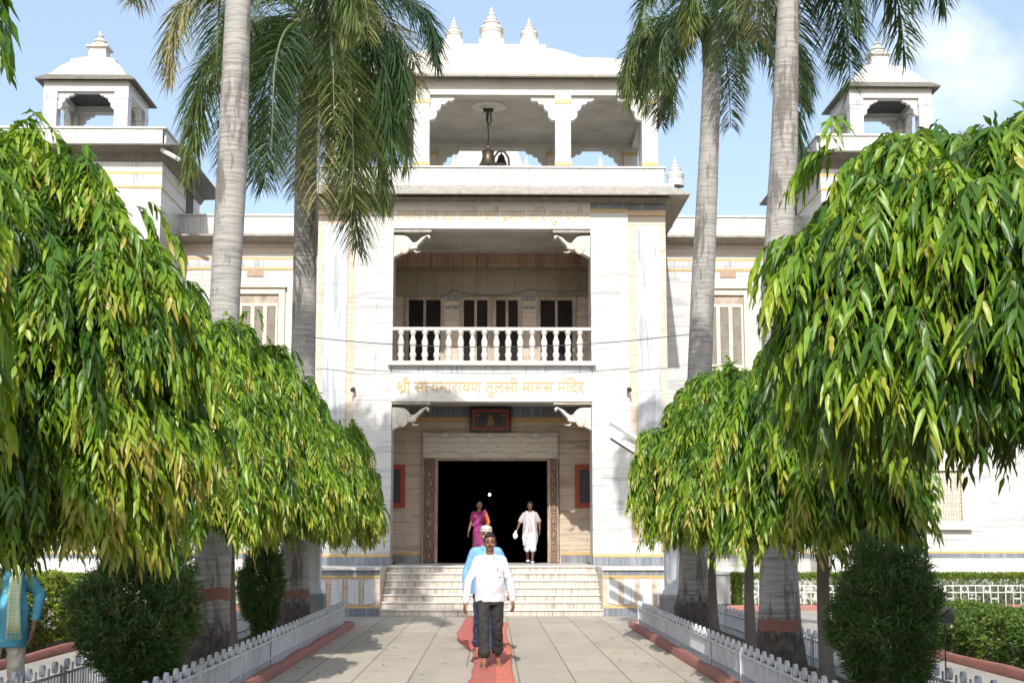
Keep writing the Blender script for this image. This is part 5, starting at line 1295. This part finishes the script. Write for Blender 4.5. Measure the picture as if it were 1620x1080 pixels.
def make_head(t, c, k, skin, hair, tilt=0., turn=0., style='short', beard=None, body=None):
    rot = Matrix.Rotation(turn, 3, 'Z') @ Matrix.Rotation(tilt, 3, 'X')
    def q(x, y, z): return c + rot @ V3((x * k, y * k, z * k))
    b = body
    b.ell(q(0, .012, .025), (.074 * k, .092 * k, .092 * k), 18, rot); b.ell(q(0, -.022, -.035), (.060 * k, .068 * k, .070 * k), 16, rot)
    b.ell(q(0, -.045, -.085), (.034 * k, .036 * k, .026 * k), 12, rot)
    b.cap(q(0, -.088, .005), q(0, -.106, -.028), .008 * k, .014 * k, 8); b.ell(q(-.012, -.096, -.032), (.010 * k, .010 * k, .008 * k), 8); b.ell(q(.012, -.096, -.032), (.010 * k, .010 * k, .008 * k), 8)
    for s in (-1, 1):
        b.ell(q(s * .076, .012, -.008), (.009 * k, .020 * k, .031 * k), 10, rot); b.cap(q(s * .045, -.078, .022), q(s * .018, -.086, .024), .009 * k, .009 * k, 8); b.ell(q(s * .040, -.066, -.030), (.024 * k, .022 * k, .022 * k), 8)
    e = MB(); 
    for s in (-1, 1): e.ell(q(s * .030, -.080, .004), (.0105 * k, .007 * k, .0042 * k), 10, rot)
    eo = e.build('eyes', M['eye'], t, smooth='all')
    e = MB()
    for s in (-1, 1): e.ell(q(s * .030, -.0865, .004), (.0058 * k, .003 * k, .0058 * k), 8, rot)
    e.build('irises', M['eye_dark'], eo, smooth='all')
    e = MB()
    for s in (-1, 1): e.cap(q(s * .014, -.092, .026), q(s * .030, -.091, .032), .0042 * k, .0045 * k, 6); e.cap(q(s * .030, -.091, .032), q(s * .048, -.078, .026), .0045 * k, .003 * k, 6)
    e.build('eyebrows', M['hair'] if style != 'old' else M[hair], t, smooth='all')
    MB().ell(q(0, -.0865, -.058), (.021 * k, .008 * k, .005 * k), 10, rot).ell(q(0, -.085, -.066), (.018 * k, .008 * k, .006 * k), 10, rot).build('lips', M['lip'], t, smooth='all')
    if beard: 
        MB().cap(q(-.022, -.089, -.047), q(0, -.094, -.043), .004 * k, .006 * k, 6).cap(q(.022, -.089, -.047), q(0, -.094, -.043), .004 * k, .006 * k, 6).build('moustache', M[hair], t, smooth='all')
    h = MB(); h.ell(q(0, .026, .046), (.080 * k, .090 * k, .086 * k), 18, rot); h.ell(q(0, .052, .0), (.074 * k, .062 * k, .080 * k), 16, rot)
    if style == 'short':
        h.ell(q(0, -.035, .100), (.062 * k, .050 * k, .026 * k), 14, rot); h.ell(q(-.02, -.05, .094), (.045 * k, .036 * k, .022 * k), 12, rot)
        for s in (-1, 1): h.ell(q(s * .069, -.004, .030), (.012 * k, .030 * k, .040 * k), 10, rot)
    if style == 'cap':
        h.ell(q(0, -.01, .085), (.082 * k, .092 * k, .045 * k), 16, rot); h.ell(q(0, .0, .052), (.086 * k, .096 * k, .030 * k), 18, rot)
    if style == 'bun':
        h.ell(q(0, .10, .0), (.045 * k, .038 * k, .045 * k), 14, rot); h.ell(q(0, -.022, .092), (.070 * k, .055 * k, .026 * k), 14, rot)
    remesh(h, 'hair', M[hair], t, .007 * k, 2, (.006, .02))
def arm_skin(b, sh, el, wr, k, fat=1.):
    b.cap(sh, el, .050 * k * fat, .038 * k * fat); b.cap(el, el.lerp(wr, .4), .040 * k * fat, .037 * k * fat); b.cap(el.lerp(wr, .35), wr, .037 * k * fat, .024 * k * fat)
def torso_skin(b, k, zo=0.):
    b.ell(V3((0, 0, 1.24 * k)), (.15 * k, .095 * k, .20 * k), 16); b.ell(V3((0, 0, 1.0 * k)), (.14 * k, .10 * k, .16 * k), 16)
    b.cap(V3((-.125 * k, .01, 1.365 * k)), V3((.125 * k, .01, 1.365 * k)), .045 * k, .045 * k); b.cap(V3((0, .015 * k, 1.36 * k)), V3((0, 0.0, 1.52 * k)), .060 * k, .052 * k)
def legs_skin(b, hips, knees, ankles, k):
    for h, n, a in zip(hips, knees, ankles):
        b.cap(h, n, .078 * k, .052 * k); b.cap(n, n.lerp(a, .35) + V3((0, .012, 0)), .050 * k, .054 * k); b.cap(n.lerp(a, .33) + V3((0, .012, 0)), a, .053 * k, .034 * k)
def skirt(mb, rows, seg=28, wave=0., wn=9):
    """rows: (cx, cy, z, rx, ry)"""
    rr = []
    for cx, cy, z, rx, ry, *wv in rows:
        w_ = wv[0] if wv else wave
        rr.append([(cx + rx * (1 + w_ * math.sin(wn * 2 * math.pi * i / seg + z * 3)) * math.cos(2 * math.pi * i / seg), cy + ry * (1 + w_ * math.sin(wn * 2 * math.pi * i / seg + z * 3)) * math.sin(2 * math.pi * i / seg), z) for i in range(seg)])
    mb.rings(rr)
def off(pts, o): return [p + o for p in pts]
class Shift(MB):
    """shapes given in the person's own frame, stored in world space with a turn about the vertical"""
    def __init__(s, o, yaw=0.): super().__init__(); s.o = V3(o); s.m = Matrix.Rotation(yaw, 3, 'Z')
    def add(s, vs, fs): return super().add([s.o + s.m @ V3(v) for v in vs], fs)
def sh_build(mb, *a, **k): return mb.build(*a, **k)
class HeadFrame:
    pass

def person(name_label, loc, k, skin, yaw, hands, ankles, knees, fleeting, clothes, headargs, elbows, feetp=((0, 0), (0, 0)), curl=.45, headoff=(0, 0, 0)):
    t = thing('person', name_label, 'person', loc)
    o = V3(loc)
    b = Shift(o, yaw)
    sh = [V3((-.160 * k, .01, 1.365 * k)), V3((.160 * k, .01, 1.365 * k))]
    hips = [V3((-.088 * k, 0, .90 * k)), V3((.088 * k, 0, .90 * k))]
    torso_skin(b, k); legs_skin(b, hips, knees, ankles, k)
    for i in (0, 1):
        arm_skin(b, sh[i], elbows[i], hands[i], k)
        d = (hands[i] - elbows[i]).normalized(); hand(b, hands[i], d * .8 + V3((0, 0, -.4)), V3(((1, -1)[i] * .8, .45, 0)), k, curl, (1, -1)[i])
        foot(b, ankles[i], feetp[i][0], feetp[i][1], k)
    # the head is built in the same skin
    class Q: pass
    hc = V3((0, -.012, 1.595 * k)) + V3(headoff)
    hm = Shift(o, yaw)
    save_t = t
    make_head_shift(t, hc, k, skin, b, o, yaw, **headargs)
    remesh(b, 'body', M[skin], t, .0075, 2)
    clothes(t, o, yaw, k, sh, elbows, hands, hips, knees, ankles)
    return t
def make_head_shift(t, c, k, skin, body, o, yaw, hair='hair', style='short', beard=None, tilt=0., turn=0.):
    global MB
    base = MB
    class T(base):
        def add(s, vs, fs): return base.add(s, [V3(o) + Matrix.Rotation(yaw, 3, 'Z') @ V3(v) for v in vs], fs)
    MB = T
    try: make_head(t, c, k, skin, hair, tilt, turn, style, beard, body)
    finally: MB = base
def shirt(t, o, yaw, k, sh, elbows, wrists, mat, hem, belly=.0, wide=1., sleeve=1., name='shirt', loose=1., disp=(.016, .11)):
    m = Shift(o, yaw)
    skirt(m, [(0, .0, hem, .188 * k * wide, .140 * k), (0, -.005, hem + .10, .186 * k * wide, (.138 + belly * .4) * k), (0, -.012 - belly * .3, 1.05 * k, .180 * k * wide, (.132 + belly) * k), (0, -.005, 1.20 * k, .178 * k, (.125 + belly * .5) * k), (0, 0, 1.32 * k, .170 * k, .105 * k), (0, .005, 1.39 * k, .135 * k, .085 * k), (0, .01, 1.435 * k, .07 * k, .062 * k)], 32, .012 * loose, 7)
    for i in (0, 1):
        s_, e, w_ = sh[i], elbows[i], wrists[i]
        m.cap(V3((s_.x * .55, s_.y, s_.z + .005)), s_, .072 * k, .064 * k)
        if sleeve >= 1:
            en = e.lerp(w_, .96); m.cap(s_, e, .065 * k, .054 * k); m.cap(e, en, .058 * k, .043 * k)
        else:
            m.cap(s_, s_.lerp(e, sleeve), .072 * k, .074 * k)
    so = remesh(m, name, M[mat], t, .0095, 2, disp)
    return so
def collar(t, so, o, yaw, k, mat):
    m = Shift(o, yaw)
    for s in (-1, 1):
        m.prism([(s * .012 * k, 1.420 * k), (s * .062 * k, 1.462 * k), (s * .068 * k, 1.43 * k), (s * .045 * k, 1.385 * k)], -.088 * k, -.076 * k)
    m.build('collar', M[mat], so)
def placket(so, o, yaw, k, mat, hem, belly=0.):
    m = Shift(o, yaw); n_ = 6
    for i in range(n_):
        z = hem + .06 + (1.34 * k - hem - .06) * i / (n_ - 1); yy = -(.128 + belly * math.exp(-((z - 1.05) / .2) ** 2)) * k - .012
        if z > 1.25 * k: yy = -.112 * k - .012 + (z - 1.25 * k) * .15
        m.ell(V3((.004, yy, z)), (.006, .004, .006), 8)
    m.build('buttons', M[mat], so, smooth='all')
def trousers(t, o, yaw, k, hips, knees, ankles, mat, cuff=.2, w=1., name='trousers', disp=(.028, .07), top=1.0):
    m = Shift(o, yaw)
    skirt(m, [(0, 0, .80 * k, .16 * k, .12 * k), (0, 0, .90 * k, .165 * k, .125 * k), (0, 0, top * k, .150 * k, .115 * k)], 24)
    for h, n, a in zip(hips, knees, ankles):
        e = n.lerp(a, 1 - cuff); m.cap(h, n, .098 * k * w, .076 * k * w); m.cap(n, e, .076 * k * w, .068 * k * w)
        d = (e - n).normalized(); m.cap(e - d * .03, e + d * .008, .076 * k * w, .076 * k * w)
    return remesh(m, name, M[mat], t, .0095, 2, disp)
def P0(u, Y, z=0.): return V3((xx(u, 900, Y), Y, z))

# 1. the man in white walking to the camera
def c1(t, o, yaw, k, sh, el, wr, hips, kn, an):
    trousers(t, o, yaw, k, hips, kn, an, 'black_trouser', .32, 1.02)
    s = shirt(t, o, yaw, k, sh, el, wr, 'white_cotton', .84 * k, .035, 1.06)
    collar(t, s, o, yaw, k, 'white_cotton'); placket(s, o, yaw, k, 'white_cotton', .84 * k, .035)
    m = Shift(o, yaw); m.obox(V3((.085, -.148, 1.22)), V3((1, .25, 0)).normalized(), V3((-.25, 1, .1)).normalized(), V3((0, -.1, 1)).normalized(), .05, .004, .06); po = m.build('pocket', M['white_cotton'], s, bevel=.003)
    m = Shift(o, yaw); m.cap(V3((.10, -.155, 1.235)), V3((.10, -.150, 1.29)), .005, .005, 6); m.build('pen', M['eye_dark'], po)
k = 1.0
person('barefoot man in white shirt and rolled black trousers walking on the red carpet', P0(775, 18.7), k, 'skin', 0.02,
       [V3((-.315, -.03, .84)), V3((.295, .02, .86))], [V3((-.075, -.20, .085)), V3((.115, .30, .115))], [V3((-.085, -.16, .49)), V3((.095, .06, .49))],
       0, c1, dict(hair='hair', style='short', beard=True), [V3((-.275, .03, 1.10)), V3((.262, .06, 1.11))], ((-.05, 0), (.12, .30)))
# 2. the white haired man right behind him
def c2(t, o, yaw, k, sh, el, wr, hips, kn, an):
    trousers(t, o, yaw, k, hips, kn, an, 'navy_trouser', .12, 1.0)
    s = shirt(t, o, yaw, k, sh, el, wr, 'sky_shirt', .80 * k, .02, 1.08); collar(t, s, o, yaw, k, 'sky_shirt')
k = 1.07
person('white haired man in sky blue shirt half hidden behind the man in white', P0(769, 20.9), k, 'skin_light', 0.,
       [V3((-.30, .02, .92)), V3((.33, -.02, .93))], [V3((-.12, .28, .115)), V3((.06, -.15, .085))], [V3((-.10, .08, .52)), V3((.085, -.10, .52))],
       0, c2, dict(hair='hair_white', style='cap'), [V3((-.285, .04, 1.19)), V3((.30, .04, 1.19))], ((0, .28), (0, 0)))
# 3. the woman in the sari
def c3(t, o, yaw, k, sh, el, wr, hips, kn, an):
    shirt(t, o, yaw, k, sh, el, wr, 'blouse', 1.12 * k, 0, .86, .5, 'blouse', 1., (.004, .05))
    m = Shift(o, yaw)
    skirt(m, [(0, 0, .03, .24 * k, .20 * k, .06), (0, 0, .4 * k, .20 * k, .17 * k, .05), (0, 0, .85 * k, .175 * k, .14 * k, .03), (0, 0, 1.03 * k, .150 * k, .12 * k, .02), (0, 0, 1.08 * k, .145 * k, .115 * k, .01)], 44, 0, 13)
    m.cap(V3((-.12, -.10, 1.05 * k)), V3((.12, -.08, 1.36 * k)), .055, .06); m.cap(V3((-.05, -.11, 1.10 * k)), V3((.14, -.05, 1.40 * k)), .06, .055)
    m.cap(V3((.14, -.04, 1.42 * k)), V3((.15, .09, 1.30 * k)), .055, .06); m.cap(V3((.02, -.09, 1.22 * k)), V3((-.10, -.085, 1.30 * k)), .05, .05)
    s = remesh(m, 'sari', M['sari'], t, .010, 2, (.02, .06))
    m = Shift(o, yaw)
    m.cap(V3((.16, -.05, 1.38 * k)), V3((.235, -.07, 1.15 * k)), .05, .055); m.cap(V3((.235, -.07, 1.15 * k)), V3((.20, -.11, .98 * k)), .055, .05); m.cap(V3((.20, -.10, .98 * k)), V3((.15, -.12, .80 * k)), .045, .04)
    remesh(m, 'sari_border', M['sari_border'], s, .010, 2, (.02, .05))
k = .92
person('woman in a magenta sari with orange border coming out of the dark doorway', P0(758, 36.7, LAND), k, 'skin_light', -.1,
       [V3((-.27, -.06, .80)), V3((.20, -.16, .92))], [V3((-.08, -.08, .085)), V3((.08, .12, .085))], [V3((-.085, -.10, .46)), V3((.085, 0, .46))],
       0, c3, dict(hair='hair', style='bun', turn=.15), [V3((-.215, .04, 1.02)), V3((.225, .03, 1.03))])
# 4. the man in white dhoti
def c4_(t, o, yaw, k, sh, el, wr, hips, kn, an):
    s = shirt(t, o, yaw, k, sh, el, wr, 'shaded_kurta', .62 * k, .03, 1.12, .75, 'kurta', 1.6, (.022, .06))
    m = Shift(o, yaw)
    skirt(m, [(0, 0, .50 * k, .17, .14, .05), (0, 0, .70 * k, .20, .16, .04), (0, 0, .95 * k, .185, .14, .02)], 40, 0, 11)
    for n, a in zip(kn, an): m.cap(n + V3((0, 0, .25)), n.lerp(a, .25), .10 * k, .095 * k)
    m.cap(V3((-.06, -.12, .6)), V3((-.08, -.13, .33)), .05, .045)
    remesh(m, 'dhoti', M['white_cotton'], t, .010, 2, (.02, .05))
    m = Shift(o, yaw)
    for s_ in (-1, 1):
        m.tube([V3((s_ * .03, .09, 1.42 * k)), V3((s_ * .085, .0, 1.44 * k)), V3((s_ * .085, -.12, 1.32 * k)), V3((s_ * .07, -.17, 1.1 * k)), V3((s_ * .10, -.175, .85 * k)), V3((s_ * .09, -.17, .70 * k))], [.028, .03, .032, .035, .038, .03], 8)
    remesh(m, 'shawl', M['white_cotton'], s, .010, 1, (.01, .04))
    m = Shift(o, yaw)
    for a in an: m.ell(a + V3((0, -.05, -.055)), (.05, .12, .035), 14)
    m.build('shoes', M['white_cotton'], t, smooth='all')
k = .905
pm = person('elderly man in white kurta and dhoti stepping over the threshold with a small bundle', P0(838.5, 36.5, LAND), k, 'skin_dark', 0.05,
       [V3((-.335, -.04, .83)), V3((.245, -.05, .84))], [V3((-.04, .22, .12)), V3((.05, -.12, .085))], [V3((-.07, .03, .46)), V3((.075, -.10, .46))],
       0, c4_, dict(hair='hair', style='short', turn=-.1), [V3((-.26, .02, 1.02)), V3((.245, .04, 1.02))], ((0, .3), (0, 0)))
bd = thing('cloth_bundle', 'small white cloth bundle in the hand of the elderly man at the doorway', 'bundle', W[pm.name] + V3((-.375, -.08, .70)))
m = MB(); c = W[bd.name]; m.ell(c, (.065, .05, .085), 14); m.cap(c + V3((0, 0, .06)), c + V3((.012, .01, .11)), .025, .03)
remesh(m, 'cloth_wrap', M['white_cotton'], bd, .007, 2, (.015, .03))
# 5. the man in the blue tunic behind the left fence
def c5(t, o, yaw, k, sh, el, wr, hips, kn, an):
    trousers(t, o, yaw, k, hips, kn, an, 'offwhite', .1, 1.12)
    s = shirt(t, o, yaw, k, sh, el, [el[i].lerp(wr[i], .72) for i in (0, 1)], 'teal_tunic', .70 * k, .015, 1.18, 1., 'tunic', 1.6)
    collar(t, s, o, yaw, k, 'teal_tunic'); placket(s, o, yaw, k, 'white_cotton', .70 * k, .015)
    m = Shift(o, yaw)
    for s_, zz_ in ((-1, .92), (1, .84)):
        rr = []
        for cx, cy, cz, hw, th in ((s_ * .02, .085, 1.47, .05, .02), (s_ * .075, .02, 1.485, .05, .02), (s_ * .095, -.08, 1.43, .05, .018), (s_ * .095, -.135, 1.33, .055, .014), (s_ * .09, -.15, 1.15, .055, .012), (s_ * .095, -.155, zz_ + .12, .062, .011), (s_ * .10, -.160, zz_, .070, .010)):
            rr.append([(cx + hw * math.cos(a) , cy + th * math.sin(a) + .008 * math.sin(3 * a), cz * k) for a in [i * math.pi / 8 for i in range(16)]])
        m.rings(rr)
    sc = m.build('scarf', M['scarf'], t, smooth='all')
    for s_, zz_ in ((-1, .92), (1, .84)):
        m = Shift(o, yaw)
        for i in range(9): m.cap(V3((s_ * .10 - .064 + i * .016, -.160, (zz_ + .01) * k)), V3((s_ * .10 - .066 + i * .0165, -.162, (zz_ - .06) * k)), .004, .003, 5)
        m.build('scarf_fringe', M['scarf'], sc)
k = .95
person('man in a teal blue tunic and pale checked scarf behind the left fence', V3((xx(13, 900, 13.3), 13.3, 0)), k, 'skin', .15,
       [V3((-.26, -.03, .80)), V3((.262, -.10, .82))], [V3((-.13, -.14, .085)), V3((.12, .16, .085))], [V3((-.11, -.12, .48)), V3((.105, .03, .48))],
       0, c5, dict(hair='hair', style='short'), [V3((-.28, .04, 1.11)), V3((.285, .05, 1.13))], ((0, 0), (0, .1)), .35)

# ------------------------------------------------------------------ carpet
t = thing('red_carpet', 'worn red carpet strip on the paving with a crumpled folded flap', 'carpet', (0, 20, 0))
m = MB(); nx, ny = 10, 120; V_ = []; F_ = []
for j in range(ny + 1):
    y = 4 + (28.9 - 4) * j / ny
    a = -.255 + .02 * math.sin(y * 1.1) + .012 * math.sin(y * 3.7); b_ = .285 + .02 * math.sin(y * .9 + 1)
    if y < 21: b_ += .0
    for i in range(nx + 1):
        f = i / nx; x = a + (b_ - a) * f
        V_.append((x, y, .010 + .006 * max(0, math.sin(y * 5 + f * 4)) + .010 * max(0, math.sin(y * 1.7 + f * 3)) ** 3))
n0 = len(V_)
for j in range(ny):
    for i in range(nx):
        q = j * (nx + 1) + i; F_.append((q, q + 1, q + nx + 2, q + nx + 1))
V_ += [(v[0], v[1], v[2] - .006) for v in V_]; F_ += [tuple(reversed([i + n0 for i in f])) for f in F_]
for j in range(ny):
    for i in (0, nx):
        q = j * (nx + 1) + i; F_.append((q, q + nx + 1, q + nx + 1 + n0, q + n0))
m.add(V_, F_); m.build('carpet_strip', M['carpet'], t, smooth='all')
def gp(u, v, z=.03):
    d = CM @ V3(((u - 810) / F, (540 - v) / F, -1)); s_ = (z - CAMZ) / d.z; return V3((d.x * s_, d.y * s_, z))
m = MB()
def sheet(pts, th=.006):
    n = len(pts); m.add([tuple(p) for p in pts] + [(p[0], p[1], p[2] - th) for p in pts], [tuple(range(n)), tuple(range(2 * n - 1, n - 1, -1))] + [(i, i + n, (i + 1) % n + n, (i + 1) % n) for i in range(n)])
g = [gp(737, 976, .03), gp(752, 972, .10), gp(757, 1000, .05), gp(763, 1033, .03), gp(748, 1026, .02), gp(727, 1012, .05), gp(722, 1000, .12), gp(729, 990, .06)]
cc = gp(745, 1001, .14)
for i in range(len(g)):
    a, b_ = g[i], g[(i + 1) % len(g)]; mid = (a + b_) / 2 + V3((0, 0, -.01)); sheet([cc, a, mid]); sheet([cc, mid, b_])
sheet([gp(727, 1013, .07), gp(740, 1011, .16), gp(752, 1023, .05), gp(745, 1028, .015)])
m.build('folded_flap', M['carpet'], t)
tag(MB().box(-.66, -.27, 8, 18.8, -.05, .004).build('faded_runner', mottled('faded_pink_cloth', (.50, .41, .33), (.43, .36, .285), 5, .95, .3)), 'faded pinkish strip of cloth lying flat left of the red carpet', 'carpet')
